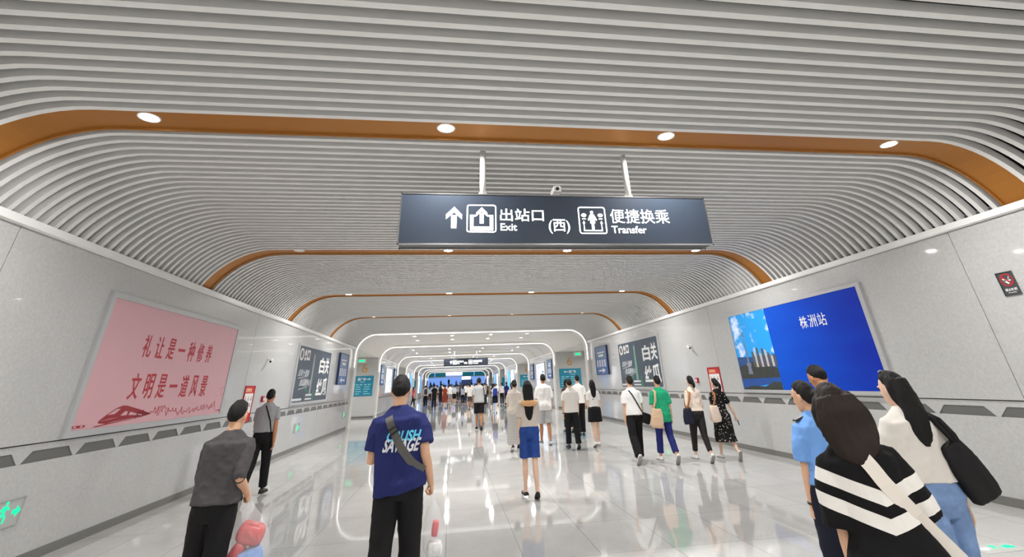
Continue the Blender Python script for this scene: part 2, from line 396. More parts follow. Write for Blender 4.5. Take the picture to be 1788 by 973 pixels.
def hanging_sign(x0, x1, y0, y1, z0, z1, zc, label, posts, thick, with_cam):
    root = empty('hanging_sign', ((x0 + x1) / 2, (y0 + y1) / 2, z0)); tag(root, label, 'sign', 'hanging direction signs')
    inv = Vector(root.location)
    def bld(mb, n, m, parent=root, smooth=False):
        mb.v = [(a - inv.x, b - inv.y, c - inv.z) for a, b, c in mb.v]; return mb.build(n, m, parent, smooth)
    bld(MB().box(x0 + 0.012, x1 - 0.012, y0 + 0.004, y1, z0 + 0.012, z1 - 0.012), 'light_box', mat('sign_casing', rgb(60, 62, 66), 0.35))
    bld(MB().box(x0 + 0.014, x1 - 0.014, y0 - 0.003, y0 + 0.006, z0 + 0.014, z1 - 0.014), 'face_panel', M_SIGNFACE)
    f = MB()
    for a, b, c, d in ((x0, x1, z0, z0 + 0.014), (x0, x1, z1 - 0.014, z1), (x0, x0 + 0.014, z0, z1), (x1 - 0.014, x1, z0, z1)): f.box(a, b, y0 - 0.008, y0 + 0.012, c, d); f.box(a, b, y1 - 0.012, y1 + 0.004, c, d)
    bld(f, 'edge_frame', M_CHROME)
    fn0 = onF(y0 - 0.003); sx = (x1 - x0) / 3.59; sz = (z1 - z0) / 0.585
    fn = lambda u, v, d: fn0(x0 + (u + 0.61) * sx, z0 + (v - 2.965) * sz, d)
    g = MB(); d0, d1 = 0.0, 0.003
    arrow_up(g, fn, -0.022, 3.145, 3.392, 0.175, d0, d1, 0.058)
    ring_box(g, fn, 0.117, 0.446, 3.10, 3.42, 0.013, d0, d1)
    arrow_up(g, fn, 0.283, 3.20, 3.39, 0.125, d0, d1, 0.045)
    g.poly([(0.155, 3.125), (0.41, 3.125), (0.41, 3.165), (0.155, 3.165)], fn, d0, d1)
    for a, b in ((0.155, 0.193), (0.372, 0.41)): g.poly([(a, 3.165), (b, 3.165), (b, 3.30), (a, 3.30)], fn, d0, d1)
    g.rect(0.193, 0.215, 3.28, 3.30, fn, d0, d1); g.rect(0.35, 0.372, 3.28, 3.30, fn, d0, d1)
    text(g, '出站口', fn, 0.488, 0.985, 3.232, 3.378, d0, d1, bold=0.006)
    text(g, 'Exit', fn, 0.492, 0.676, 3.122, 3.205, d0, d1, bold=0.008)
    text(g, '(西)', fn, 1.036, 1.28, 3.092, 3.258, d0, d1, bold=0.006)
    ring_box(g, fn, 1.388, 1.713, 3.09, 3.412, 0.013, d0, d1)
    text(g, '便捷换乘', fn, 1.768, 2.488, 3.218, 3.388, d0, d1, bold=0.0)
    text(g, 'Transfer', fn, 1.768, 2.185, 3.10, 3.185, d0, d1, bold=0.008)
    # figure between two seats
    disc(g, fn, 1.55, 3.345, 0.019, 0.019, d0, d1, 14)
    g.poly([(1.527, 3.32), (1.573, 3.32), (1.605, 3.255), (1.594, 3.245), (1.57, 3.28), (1.582, 3.215), (1.567, 3.215), (1.565, 3.135), (1.538, 3.135), (1.536, 3.215), (1.52, 3.215), (1.53, 3.28), (1.507, 3.245), (1.496, 3.255)], fn, d0, d1)
    for s in (-1, 1):
        c = 1.551 + s * 0.098
        disc(g, fn, c, 3.31, 0.03, 0.022, d0, d1, 14); g.rect(c - 0.022, c + 0.022, 3.262, 3.272, fn, d0, d1)
        g.rect(c + s * 0.006 - 0.005, c + s * 0.006 + 0.005, 3.135, 3.24, fn, d0, d1)
        g.poly([(c + s * 0.006 - 0.016, 3.215), (c + s * 0.006 + 0.016, 3.215), (c + s * 0.006, 3.243)], fn, d0, d1)
    g.rect(1.44, 1.662, 3.122, 3.134, fn, d0, d1)
    bld(g, 'lettering', M_SIGNLIT)
    yc = (y0 + y1) / 2
    for px in posts:
        p = MB(); p.tube([(px, yc, z1 - 0.005), (px, yc, zc + 0.12)], thick, 18, round_ends=False)
        po = bld(p, 'post', M_WHITE, smooth=False)
        for q in po.data.polygons: q.use_smooth = len(q.vertices) == 4
        fl = MB(); fl.box(px - thick * 1.9, px + thick * 1.9, yc - 0.055, yc + 0.055, z1 - 0.002, z1 + 0.01)
        for s in (-1, 1): fl.poly([(px + s * thick * 0.9, z1 + 0.01), (px + s * thick * 1.9, z1 + 0.01), (px + s * thick * 0.9, z1 + 0.07)], onF(yc + 0.006), 0, 0.012)
        bld(fl, 'post_flange', M_WHITE, po)
        fl2 = None
    return root
hanging_sign(-0.61, 2.98, 4.93, 5.13, 2.965, 3.55, ZC, 'dark sign with white exit and transfer symbols, hanging nearest under the slatted ceiling', (0.30, 2.07), 0.036, True)
hanging_sign(-0.60, 2.84, 39.9, 40.1, 2.92, 3.47, ZC, 'small far dark sign with white symbols, hanging above the distant crowd', (0.22, 1.93), 0.03, False)
# camera standing on the near sign
root = empty('security_camera', (1.17, 5.03, 3.552)); tag(root, 'small white security camera on top of the near hanging sign', 'camera')
MB().box(-0.05, 0.05, -0.04, 0.04, 0, 0.012).tube([(0, 0, 0.01), (0, 0, 0.06)], 0.014, 10).build('bracket', M_WHITE, root)
c_ = MB(); c_.loft([[(x * w, y, 0.085 + z * w) for x, z in ((-.045, -.035), (.045, -.035), (.045, .03), (.03, .04), (-.03, .04), (-.045, .03))] for y, w in ((-0.09, 0.92), (-0.085, 1), (0.10, 1), (0.105, 0.92))]); c_.build('housing', M_WHITE, root)
MB().tube([(0, -0.088, 0.085), (0, -0.10, 0.085)], 0.022, 14).build('camera_lens', M_BLACK, root)

# ---------------------------------------------------------------- framed boards on the walls
def board(name, fn, u0, u1, v0, v1, bu, bv, panel_mat, label, cat, group=None, origin=None, depth=0.045, frame_mat=None):
    """outer rectangle, border widths; returns root and a plane function on the panel's face"""
    o = origin or fn((u0 + u1) / 2, v0, 0)
    root = empty(name, o); tag(root, label, cat, group); inv = Vector(o)
    def bld(mb, n, m, parent=root, smooth=False):
        mb.v = [(a - inv.x, b - inv.y, c - inv.z) for a, b, c in mb.v]; return mb.build(n, m, parent, smooth)
    f = MB()
    for a, b, c, d in ((u0, u1, v0, v0 + bv), (u0, u1, v1 - bv, v1), (u0, u0 + bu, v0 + bv, v1 - bv), (u1 - bu, u1, v0 + bv, v1 - bv)): f.rect(a, b, c, d, fn, 0.0, depth)
    bld(f, 'frame', frame_mat or M_FRAME)
    p = MB(); p.rect(u0 + bu * 0.9, u1 - bu * 0.9, v0 + bv * 0.9, v1 - bv * 0.9, fn, 0.0, depth - 0.012)
    bld(p, 'panel', panel_mat)
    return root, bld, (lambda u, v, d: fn(u, v, depth - 0.012 + d))

# pink courtesy board on the left wall
root, bld, fn = board('poster_board', onL, 7.33, 11.69, 1.20, 2.955, 0.085, 0.075, M_PINK, 'large pink poster board with red lettering and a red train on the left wall', 'poster board')
t_ = MB()
def chars(s, us, v0, v1, w):
    for ch, u in zip(s, us):
        if ch == '一': text(t_, ch, fn, u - w * 0.5, u + w * 0.5, (v0 + v1) / 2 - 0.022, (v0 + v1) / 2 + 0.022, 0, 0.003, bold=0.012)
        else: text(t_, ch, fn, u - w / 2, u + w / 2, v0, v1, 0, 0.003, bold=0.012)
n7 = [8.50 + i * (10.55 - 8.50) / 6 for i in range(7)]
chars('礼让是一种修养', n7, 2.17, 2.49, 0.22)
chars('文明是一道风景', [8.48 + i * (10.65 - 8.48) / 6 for i in range(7)], 1.60, 1.95, 0.24)
bld(t_, 'lettering', M_RED)
tr = MB(); d0, d1 = 0.0, 0.003
A = lambda x, y: (7.43 + x / 1590 * 4.2, 1.315 + (300 - y) / 260 * 0.27)   # train drawing
tr.poly([A(180, 285), A(178, 262), A(230, 190), A(300, 120), A(345, 96), A(380, 100), A(520, 165), A(640, 232), A(560, 252), A(300, 282), A(240, 300)], fn, d0, d1)
tr.poly([A(150, 318), A(300, 290), A(560, 256), A(560, 260), A(310, 300), A(170, 326)], fn, d0, d1)
tr.rect(*[q for q in (7.432, 7.66)], 1.300, 1.328, fn, d0, d1)
tr.rect(11.42, 11.62, 1.325, 1.345, fn, d0, d1)
bld(tr, 'train_drawing', mat('train_red', rgb(150, 28, 40), 0.5))
wn = MB(); e0, e1 = 0.003, 0.005
for q in ([(232, 195), (300, 128), (330, 130), (290, 190)], [(345, 215), (372, 168), (400, 168), (398, 216)], [(415, 216), (425, 178), (492, 205), (488, 226)], [(505, 226), (508, 212), (545, 226), (540, 236)], [(185, 262), (260, 240), (330, 232), (260, 248)]):
    wn.poly([A(x, y + 4) for x, y in q], fn, e0, e1)
wn.rect(7.45, 7.50, 1.306, 1.322, fn, e0, e1); wn.rect(7.57, 7.62, 1.306, 1.322, fn, e0, e1); wn.rect(11.44, 11.48, 1.33, 1.342, fn, e0, e1)
bld(wn, 'train_windows', M_PINK)
sk = MB(); rnd = random.Random(4); u = 8.72; v = 1.335; prev = (u, v)
seq = []
while u < 11.3:
    du = rnd.uniform(0.015, 0.05); base = 1.35 + 0.02 * math.sin(u * 3); hgt = rnd.choice((0, .03, .05, .09, .12, .06)) * (0.6 + 0.6 * math.sin((u - 8.7) * 1.7) ** 2)
    seq.append((u, base + hgt)); u += du; seq.append((u, base + hgt))
seq.append((11.35, 1.35))
for (a, b), (c, d) in zip([prev] + seq, seq):
    L_ = math.hypot(c - a, d - b) + 1e-6; nx, ny = -(d - b) / L_ * 0.004, (c - a) / L_ * 0.004
    sk.poly([(a - nx, b - ny), (c - nx, d - ny), (c + nx, d + ny), (a + nx, b + ny)], fn, d0, d1)
for i in range(9): disc(sk, fn, 11.25 + rnd.random() * 0.33, 1.55 + rnd.random() * 0.22, 0.012, 0.006, d0, d1, 6)
bld(sk, 'skyline_drawing', M_RED)

# blue station board on the right wall
def grad_mat(name, c0, c1, axis, a, b, wave=False):
    m = bpy.data.materials.new(name); m.use_nodes = True; nt = m.node_tree; N = nt.nodes; L = nt.links; bs = N['Principled BSDF']
    tc = N.new('ShaderNodeTexCoord'); sp = N.new('ShaderNodeSeparateXYZ'); L.new(tc.outputs['Object'], sp.inputs[0])
    mr = N.new('ShaderNodeMapRange'); mr.inputs['From Min'].default_value = a; mr.inputs['From Max'].default_value = b; L.new(sp.outputs[axis], mr.inputs['Value'])
    src = mr.outputs[0]
    if wave:
        n = N.new('ShaderNodeTexNoise'); n.inputs['Scale'].default_value = 1.3; n.inputs['Detail'].default_value = 4
        mp = N.new('ShaderNodeMapping'); mp.inputs['Scale'].default_value = (1, 0.6, 2.2); L.new(tc.outputs['Object'], mp.inputs[0]); L.new(mp.outputs[0], n.inputs['Vector'])
        ad = N.new('ShaderNodeMath'); ad.operation = 'MULTIPLY_ADD'; ad.inputs[1].default_value = 0.5; L.new(n.outputs['Fac'], ad.inputs[0]); L.new(mr.outputs[0], ad.inputs[2])
        sb = N.new('ShaderNodeMath'); sb.operation = 'SUBTRACT'; sb.inputs[1].default_value = 0.25; sb.use_clamp = True; L.new(ad.outputs[0], sb.inputs[0]); src = sb.outputs[0]
    mx = N.new('ShaderNodeMix'); mx.data_type = 'RGBA'; mx.inputs[6].default_value = c0; mx.inputs[7].default_value = c1; L.new(src, mx.inputs[0]); L.new(mx.outputs[2], bs.inputs['Base Color'])
    bs.inputs['Roughness'].default_value = 0.35; bs.inputs['Specular IOR Level'].default_value = 0.15; L.new(mx.outputs[2], bs.inputs['Emission Color']); bs.inputs['Emission Strength'].default_value = 0.2
    return m
def sky_photo_mat():
    m = bpy.data.materials.new('printed_sky'); m.use_nodes = True; nt = m.node_tree; N = nt.nodes; L = nt.links; bs = N['Principled BSDF']
    tc = N.new('ShaderNodeTexCoord'); mp = N.new('ShaderNodeMapping'); mp.inputs['Scale'].default_value = (1, 1.4, 2.0); mp.inputs['Location'].default_value = (0, 0.35, 0.2); L.new(tc.outputs['Object'], mp.inputs[0])
    n = N.new('ShaderNodeTexNoise'); n.inputs['Scale'].default_value = 1.5; n.inputs['Detail'].default_value = 6; n.inputs['Roughness'].default_value = 0.6; L.new(mp.outputs[0], n.inputs['Vector'])
    cr = N.new('ShaderNodeValToRGB'); cr.color_ramp.elements[0].position = 0.53; cr.color_ramp.elements[0].color = rgb(16, 146, 220); cr.color_ramp.elements[1].position = 0.66; cr.color_ramp.elements[1].color = rgb(214, 224, 245)
    L.new(n.outputs['Fac'], cr.inputs[0]); L.new(cr.outputs[0], bs.inputs['Base Color']); L.new(cr.outputs[0], bs.inputs['Emission Color']); bs.inputs['Emission Strength'].default_value = 0.2; bs.inputs['Roughness'].default_value = 0.35
    return m
root, bld, fn = board('poster_board', onR, -11.78, -7.38, 1.215, 2.985, 0.09, 0.06, grad_mat('station_blue', rgb(2, 82, 196), rgb(14, 40, 150), 1, 1.6, -2.2, True), 'large blue poster board with a city photograph and white station name on the right wall', 'poster board')
ph = MB(); ph.rect(-11.68, -10.20, 1.27, 2.925, fn, 0, 0.002); bld(ph, 'city_photograph', sky_photo_mat())
def flatpart(n, polys, m, a=0.002, b=0.004):
    q = MB()
    for p_ in polys: q.poly(p_, fn, a, b)
    return bld(q, n, m)
flatpart('printed_hills', [[(-11.68, 1.50), (-10.2, 1.52), (-10.2, 1.70), (-10.6, 1.78), (-11.0, 1.86), (-11.3, 1.82), (-11.68, 1.76)], [(-11.68, 1.27), (-10.2, 1.27), (-10.2, 1.42), (-10.45, 1.44), (-10.8, 1.34), (-11.2, 1.36), (-11.45, 1.34), (-11.68, 1.30)]], mat('print_dark_hill', rgb(52, 56, 54), 0.4, var=0.3, vscale=9))
flatpart('printed_river', [[(-11.68, 1.30), (-10.2, 1.42), (-10.2, 1.54), (-11.68, 1.52)]], mat('print_river', rgb(22, 78, 160), 0.4, var=0.1, vscale=6), 0.001, 0.003)
flatpart('printed_far_shore', [[(-11.68, 1.74), (-10.2, 1.70), (-10.2, 1.98), (-11.0, 1.96), (-11.68, 1.98)]], mat('print_shore', rgb(30, 80, 140), 0.4, var=0.3, vscale=10), 0.001, 0.003)
bl = MB(); bl2 = MB(); rnd = random.Random(7)
for i in range(9):
    u = -11.05 + i * 0.10; h_ = rnd.uniform(2.0, 2.20) if i < 7 else 1.95
    (bl if i % 2 else bl2).poly([(u, 1.74), (u + 0.075, 1.74), (u + 0.075, h_), (u, h_ + 0.02)], fn, 0.004, 0.005)
bld(bl, 'printed_towers', mat('print_tower_pale', rgb(196, 190, 180), 0.4)); bld(bl2, 'printed_dark_towers', mat('print_tower_dark', rgb(84, 84, 88), 0.4))
tw = MB(); tw.poly([(-11.29, 1.76), (-11.21, 1.76), (-11.245, 2.42), (-11.258, 2.42)], fn, 0.005, 0.006); tw.poly([(-11.258, 2.42), (-11.245, 2.42), (-11.25, 2.78)], fn, 0.005, 0.006); disc(tw, fn, -11.252, 2.45, 0.04, 0.05, 0.005, 0.007, 14); disc(tw, fn, -11.25, 1.80, 0.10, 0.05, 0.005, 0.007, 14); tw.poly([(-11.34, 1.60), (-11.16, 1.60), (-11.20, 1.80), (-11.30, 1.80)], fn, 0.005, 0.006)
bld(tw, 'printed_mast', mat('print_mast', rgb(120, 130, 150), 0.4))
t_ = MB()
for ch, u in zip('株洲站', (-9.02, -8.76, -8.50)): text(t_, ch, fn, u - 0.11, u + 0.11, 2.385, 2.615, 0, 0.003, bold=0.002)
bld(t_, 'lettering', M_PAPER)

# slate posters about the white gourd, one on each wall
for fn_, u0, u1, lab in ((onL, 16.30, 20.72, 'dark slate poster with large white characters on the left wall'), (onR, -20.70, -16.34, 'dark slate poster with white characters on the right wall, behind the green-shirted walker')):
    root, bld, fn = board('poster_board', fn_, u0, u1, 1.245, 2.97, 0.10, 0.07, M_SLATE, lab, 'poster board', 'slate posters')
    sx = (u1 - u0) / 4.42; U = lambda a: u0 + (a) * sx
    big = MB()
    for ch, a, b, c, d in (('白', 2.78, 3.52, 2.16, 2.68), ('关', 3.60, 4.18, 2.16, 2.72), ('丝', 2.74, 3.46, 1.47, 2.0), ('瓜', 3.50, 4.22, 1.44, 2.03)): text(big, ch, fn, U(a), U(b), c, d, 0, 0.003, bold=0.03)
    bld(big, 'large_lettering', M_PAPER)
    sm = MB(); text(sm, '白关十里香', fn, U(0.40), U(1.55), 2.04, 2.24, 0, 0.003, bold=0.02, shear=0.12); text(sm, '丝瓜圆你心', fn, U(0.66), U(1.86), 1.76, 1.97, 0, 0.003, bold=0.02, shear=0.12)
    sm.poly([(U(0.4), 1.97), (U(1.35), 2.03), (U(1.35), 2.045), (U(0.4), 1.99)], fn, 0, 0.003); sm.poly([(U(0.62), 1.66), (U(1.55), 1.735), (U(1.55), 1.75), (U(0.62), 1.68)], fn, 0, 0.003)
    sm.rect(U(0.12), U(1.1), 1.355, 1.42, fn, 0, 0.003); sm.rect(U(1.5), U(2.25), 1.47, 1.53, fn, 0, 0.003); sm.rect(U(1.5), U(2.25), 1.36, 1.41, fn, 0, 0.003)
    bld(sm, 'small_lettering', mat('chalk_white', rgb(205, 208, 212), 0.6))
    lg = MB(); disc(lg, fn, U(0.42), 2.66, 0.22, 0.18, 0, 0.003); disc(lg, fn, U(0.84), 2.72, 0.10, 0.10, 0, 0.003); lg.rect(U(0.76), U(0.92), 2.50, 2.59, fn, 0, 0.003); lg.rect(U(1.02), U(1.36), 2.52, 2.82, fn, 0, 0.003)
    bld(lg, 'badges', mat('badge_white', rgb(214, 214, 210), 0.5))
    l2 = MB(); disc(l2, fn, U(0.42), 2.66, 0.12, 0.12, 0.003, 0.005); disc(l2, fn, U(1.19), 2.67, 0.11, 0.09, 0.003, 0.005); bld(l2, 'badge_marks', mat('badge_mark', rgb(96, 92, 92), 0.5))
    lh = fn_ is onL
    gd = MB(); gd.poly([(U(1.86), 1.54), (U(2.05), 1.54), (U(2.03), 2.70), (U(1.98), 2.76), (U(1.90), 2.72)], fn, 0, 0.002)
    bld(gd, 'gourd_picture', mat('gourd_pale' if lh else 'gourd_green', rgb(150, 158, 166) if lh else rgb(118, 172, 148), 0.5, var=0.15, vscale=4))
    gl = MB(); gl.poly([(U(2.32), 1.30), (U(2.46), 1.30), (U(2.42), 1.62), (U(2.36), 1.75)], fn, 0, 0.003); gl.poly([(U(2.02), 1.75), (U(2.14), 1.95), (U(2.16), 2.2), (U(2.1), 2.0)], fn, 0, 0.003); gl.poly([(U(1.3), 1.68), (U(1.5), 1.72), (U(1.52), 1.50), (U(1.46), 1.6)], fn, 0, 0.003)
    bld(gl, 'leaf_picture', mat('leaf_green', rgb(44, 140, 88), 0.5))

# red safety notices, call points, wall cameras
for fn_, u0, u1, v0, v1, lab in ((onL, 12.78, 13.38, 1.02, 1.775, 'red and white safety notice on the left wall, beside the pink poster'), (onR, -13.36, -12.73, 1.15, 1.80, 'red and white safety notice on the right wall, behind the woman in the black dress')):
    if fn_ is onR: v0 = 1.03
    root, bld, fn = board('safety_notice', fn_, u0, u1, v0, v1, 0.03, 0.02, M_PAPER, lab, 'notice', 'red safety notices', depth=0.02, frame_mat=M_RED)
    mb = MB(); mb.rect(u0 + 0.02, u1 - 0.02, v1 - 0.16, v1 - 0.015, fn, 0, 0.002); mb.rect(u0 + 0.02, u1 - 0.02, v0 + 0.015, v0 + 0.19, fn, 0, 0.002); bld(mb, 'red_header', mat('notice_red', rgb(206, 44, 44), 0.5))
    mb = MB(); text(mb, '注意安全', fn, u0 + 0.06, u0 + 0.42, v1 - 0.13, v1 - 0.05, 0.002, 0.004, bold=0.02); mb.rect(u0 + 0.12, u0 + 0.30, v0 + 0.05, v0 + 0.09, fn, 0.002, 0.004); mb.rect(u0 + 0.12, u0 + 0.26, v0 + 0.12, v0 + 0.16, fn, 0.002, 0.004); bld(mb, 'header_lettering', mat('notice_cream', rgb(246, 214, 170), 0.5))
    mb = MB()
    for a in range(3):
        for b in range(2):
            c = u0 + 0.13 + a * 0.17; e = v1 - 0.27 - b * 0.13
            disc(mb, fn, c, e + 0.03, 0.02, 0.016, 0, 0.002, 10); mb.poly([(c - 0.04, e - 0.04), (c + 0.04, e - 0.04), (c + 0.02, e + 0.01), (c - 0.02, e + 0.01)], fn, 0, 0.002)
    bld(mb, 'pictograms', mat('picto_grey', rgb(150, 120, 118), 0.5))
for fn_, u, v, lab in ((onL, 14.0, 1.475, 'small red alarm button box on the left wall by the red notice'), (onR, -14.05, 1.49, 'small red alarm button box on the right wall by the red notice')):
    o = fn_(u, v, 0); root = empty('alarm_call_point', o); tag(root, lab, 'alarm', 'alarm call points'); inv = Vector(o)
    a = MB().rect(u - 0.06, u + 0.06, v - 0.065, v + 0.065, fn_, 0, 0.05); a.v = [tuple(Vector(q) - inv) for q in a.v]; a.build('casing', M_RED, root)
    a = MB().rect(u - 0.035, u + 0.035, v - 0.035, v + 0.035, fn_, 0.05, 0.054); a.v = [tuple(Vector(q) - inv) for q in a.v]; a.build('glass_plate', M_PAPER, root)
for fn_, u, v, lab in ((onL, 13.87, 2.38, 'white bullet security camera on the left wall above the alarm box'), (onR, -14.07, 2.40, 'white bullet security camera on the right wall above the alarm box')):
    o = fn_(u, v, 0); root = empty('wall_camera', o); tag(root, lab, 'camera', 'wall cameras'); inv = Vector(o)
    sg = 1 if fn_ is onL else -1
    a = MB().tube([fn_(u, v, 0), fn_(u, v, 0.02)], 0.05, 16, round_ends=False); a.tube([fn_(u, v, 0.02), fn_(u, v - 0.01, 0.09)], 0.016, 10); a.v = [tuple(Vector(q) - inv) for q in a.v]; a.build('bracket', M_WHITE, root)
    a = MB().tube([fn_(u + sg * 0.02, v + 0.0, 0.10), fn_(u - sg * 0.13, v - 0.05, 0.13)], 0.036, 16); a.v = [tuple(Vector(q) - inv) for q in a.v]; a.build('housing', M_WHITE, root, True)
    a = MB().tube([fn_(u - sg * 0.15, v - 0.057, 0.134), fn_(u - sg * 0.168, v - 0.064, 0.138)], 0.024, 12); a.v = [tuple(Vector(q) - inv) for q in a.v]; a.build('camera_lens', M_BLACK, root)

# no-smoking plate, right wall
root, bld, fn = board('no_smoking_sign', onR, -5.24, -5.045, 2.385, 2.672, 0.004, 0.004, M_DGREY, 'dark grey no-smoking plate with a red ring on the right wall', 'sign', depth=0.016, frame_mat=M_DGREY)
mb = MB(); uc = -5.1425
n = 28; mb.loft([[fn(uc + r_ * math.cos(q), 2.575 + r_ * math.sin(q), d_) for r_, d_ in ((0.078, 0.0), (0.078, 0.003), (0.064, 0.003), (0.064, 0.0))] for q in (2 * PI * i / n for i in range(n + 1))], False)
mb.poly([(uc - 0.052, 2.617), (uc - 0.042, 2.627), (uc + 0.052, 2.533), (uc + 0.042, 2.523)], fn, 0.002, 0.004); bld(mb, 'red_ring', mat('ring_red', rgb(190, 40, 46), 0.5))
mb = MB(); mb.rect(uc - 0.045, uc + 0.045, 2.56, 2.575, fn, 0, 0.002); mb.poly([(uc - 0.05, 2.60), (uc - 0.03, 2.59), (uc + 0.02, 2.53), (uc + 0.0, 2.525), (uc - 0.04, 2.56)], fn, 0, 0.002); mb.poly([(uc + 0.02, 2.585), (uc + 0.03, 2.585), (uc + 0.04, 2.62), (uc + 0.03, 2.61)], fn, 0, 0.002)
text(mb, '禁止吸烟', fn, uc - 0.07, uc + 0.07, 2.438, 2.473, 0, 0.002, bold=0.02); text(mb, 'No smoking', fn, uc - 0.045, uc + 0.045, 2.412, 2.427, 0, 0.002, bold=0.01); bld(mb, 'lettering', M_PAPER)

# blue direction boards near the first arch and in the second hall
def blue_board(fn_, u0, u1, arrow, lab, v0=1.80, v1=3.02):
    root, bld, fn = board('direction_board', fn_, u0, u1, v0, v1, 0.03, 0.03, M_BLUEGREY, lab, 'sign', 'blue direction boards', depth=0.09, frame_mat=mat('board_dark_edge', rgb(36, 48, 84), 0.4))
    w = u1 - u0; mb = MB(); mb.rect(u0 + 0.03, u1 - 0.03, v0 + 0.03, v0 + 0.66, fn, 0, 0.002); bld(mb, 'blue_field', M_BLUE)
    mb = MB()
    for i in range(4):
        for j in range(6): mb.rect(u0 + w * (0.10 + 0.21 * i), u0 + w * (0.24 + 0.21 * i), v0 + 0.34 + j * 0.05, v0 + 0.375 + j * 0.05, fn, 0.002, 0.004)
    s = arrow; c = (u0 + u1) / 2
    mb.poly([(c - s * 0.28 * w, v0 + 0.145), (c + s * 0.10 * w, v0 + 0.145), (c + s * 0.10 * w, v0 + 0.205), (c - s * 0.28 * w, v0 + 0.205)], fn, 0.002, 0.004)
    mb.poly([(c + s * 0.30 * w, v0 + 0.175), (c + s * 0.06 * w, v0 + 0.285), (c + s * 0.06 * w, v0 + 0.065)], fn, 0.002, 0.004)
    mb.rect(u0 + w * 0.3, u0 + w * 0.7, v0 + 0.76, v0 + 0.86, fn, 0, 0.003); mb.rect(u0 + w * 0.2, u0 + w * 0.8, v0 + 0.92, v0 + 0.97, fn, 0, 0.003)
    bld(mb, 'white_markings', M_PAPER)
blue_board(onL, 22.15, 23.9, -1, 'blue board with a white arrow on the left wall, just before the first arch')
blue_board(onR, -24.05, -22.2, 1, 'blue board with a white arrow on the right wall, just before the first arch')
blue_board(onL, 35.2, 36.9, -1, 'blue board with a white arrow on the left wall, just past the left teal sign')
blue_board(onR, -36.9, -35.2, 1, 'blue board with a white arrow on the right wall, just past the right teal sign')
blue_board(onR, -45.0, -43.4, 1, 'blue board with a white arrow on the right wall, beyond the tall pale light box')
blue_board(onL, 43.4, 45.0, -1, 'blue board with a white arrow on the left wall, beyond the tall pale light box')
# light boxes
M_BOXLIT = mat('lightbox_pale', rgb(205, 214, 232), 0.4, emit=rgb(205, 214, 235), estr=0.45, var=0.08, vscale=1.5)
M_BOXHOT = emis('lightbox_white', (0.93, 0.96, 1, 1), 1.5)
for fn_, u0, u1, lab, mm in ((onL, 38.2, 42.2, 'tall pale lit poster box on the left wall of the second hall', M_BOXLIT), (onR, -42.2, -38.2, 'tall pale lit poster box on the right wall of the second hall', M_BOXLIT)):
    root, bld, fn = board('poster_light_box', fn_, u0, u1, 1.22, 2.98, 0.10, 0.08, mm, lab, 'light box', 'pale light boxes')
    mb = MB(); rnd = random.Random(int(abs(u0)))
    for i in range(16): a = u0 + 0.4 + rnd.random() * 3.0; b = 1.5 + rnd.random() * 1.2; mb.rect(a, a + rnd.uniform(.05, .5), b, b + rnd.uniform(.03, .10), fn, 0, 0.003)
    bld(mb, 'printed_marks', mat('print_pale_blue', rgb(120, 146, 196), 0.5))
for fn_, us in ((onL, (56.5, 60.5, 76.5, 81.0, 97.5)), (onR, (-60.2, -64.2, -80.0, -84.5, -101.0))):
    for j, u0 in enumerate(us):
        side = 'left' if fn_ is onL else 'right'
        board('poster_light_box', fn_, u0, u0 + 2.6, 0.7, 2.98, 0.06, 0.06, M_BOXHOT if j % 2 == 0 else mat('lightbox_blue', rgb(70, 150, 235), 0.4, emit=rgb(70, 150, 235), estr=0.9),
              '%s light box far down the %s wall, %s along past the fourth arch' % ('bright white' if j % 2 == 0 else 'bright blue', side, ['first', 'second', 'third', 'fourth', 'fifth'][j]), 'light box', 'far light boxes')

# teal exit signs on the cross walls of the crossings, tan gate numbers, lit exit boxes
def teal_sign(x0, x1, Y, left, lab, full=True):
    fn_ = onF(Y)
    root, bld, fn = board('exit_direction_sign', fn_, x0, x1, 1.20, 2.34, 0.012, 0.012, M_TEAL, lab, 'sign', 'teal exit signs', depth=0.03, frame_mat=M_TEAL)
    if not full: return
    w = x1 - x0; mb = MB(); X = lambda a: x0 + a * w
    if left:
        text(mb, '西广场', fn, X(0.16), X(0.58), 2.06, 2.24, 0, 0.003, bold=0.02); c0, c1 = 0.62, 0.80; hx = 1
    else:
        text(mb, '西广场', fn, X(0.44), X(0.76), 2.06, 2.24, 0, 0.003, bold=0.02); c0, c1 = 0.40, 0.24; hx = -1
    mb.poly([(X(c0), 2.13), (X(c1), 2.13), (X(c1), 2.17), (X(c0), 2.17)], fn, 0, 0.003)
    mb.poly([(X(c1) + hx * 0.06, 2.15), (X(c1) - hx * 0.05, 2.23), (X(c1) - hx * 0.05, 2.07)], fn, 0, 0.003)
    text(mb, '(公交站)', fn, X(0.30) if left else X(0.50), X(0.52) if left else X(0.72), 1.96, 2.02, 0, 0.003, bold=0.01)
    bld(mb, 'lettering', M_PAPER)
    mb = MB(); rnd = random.Random(3)
    for j in range(5):
        for c in (0.08, 0.52):
            if j == 0:
                for q in (0, .2): mb.rect(X(c + q), X(c + q + 0.15), 1.82, 1.87, fn, 0, 0.003)
            else: mb.rect(X(c), X(c + rnd.uniform(.22, .38)), 1.83 - j * 0.13, 1.87 - j * 0.13, fn, 0, 0.003)
    bld(mb, 'small_lettering', mat('teal_pale', rgb(150, 205, 214), 0.5))
YW = 34.4 - 0.2 - 0.25
teal_sign(-6.05, -4.90, YW, True, 'teal exit sign with a right arrow, left of the first crossing')
teal_sign(7.22, 8.72, YW, False, 'teal exit sign with a left arrow, right of the first crossing')
YW2 = 54.6 - 0.45
teal_sign(-6.1, -4.9, YW2, True, 'teal exit sign on the left of the second crossing', True)
teal_sign(7.25, 8.9, YW2, False, 'teal exit sign on the right of the second crossing', True)
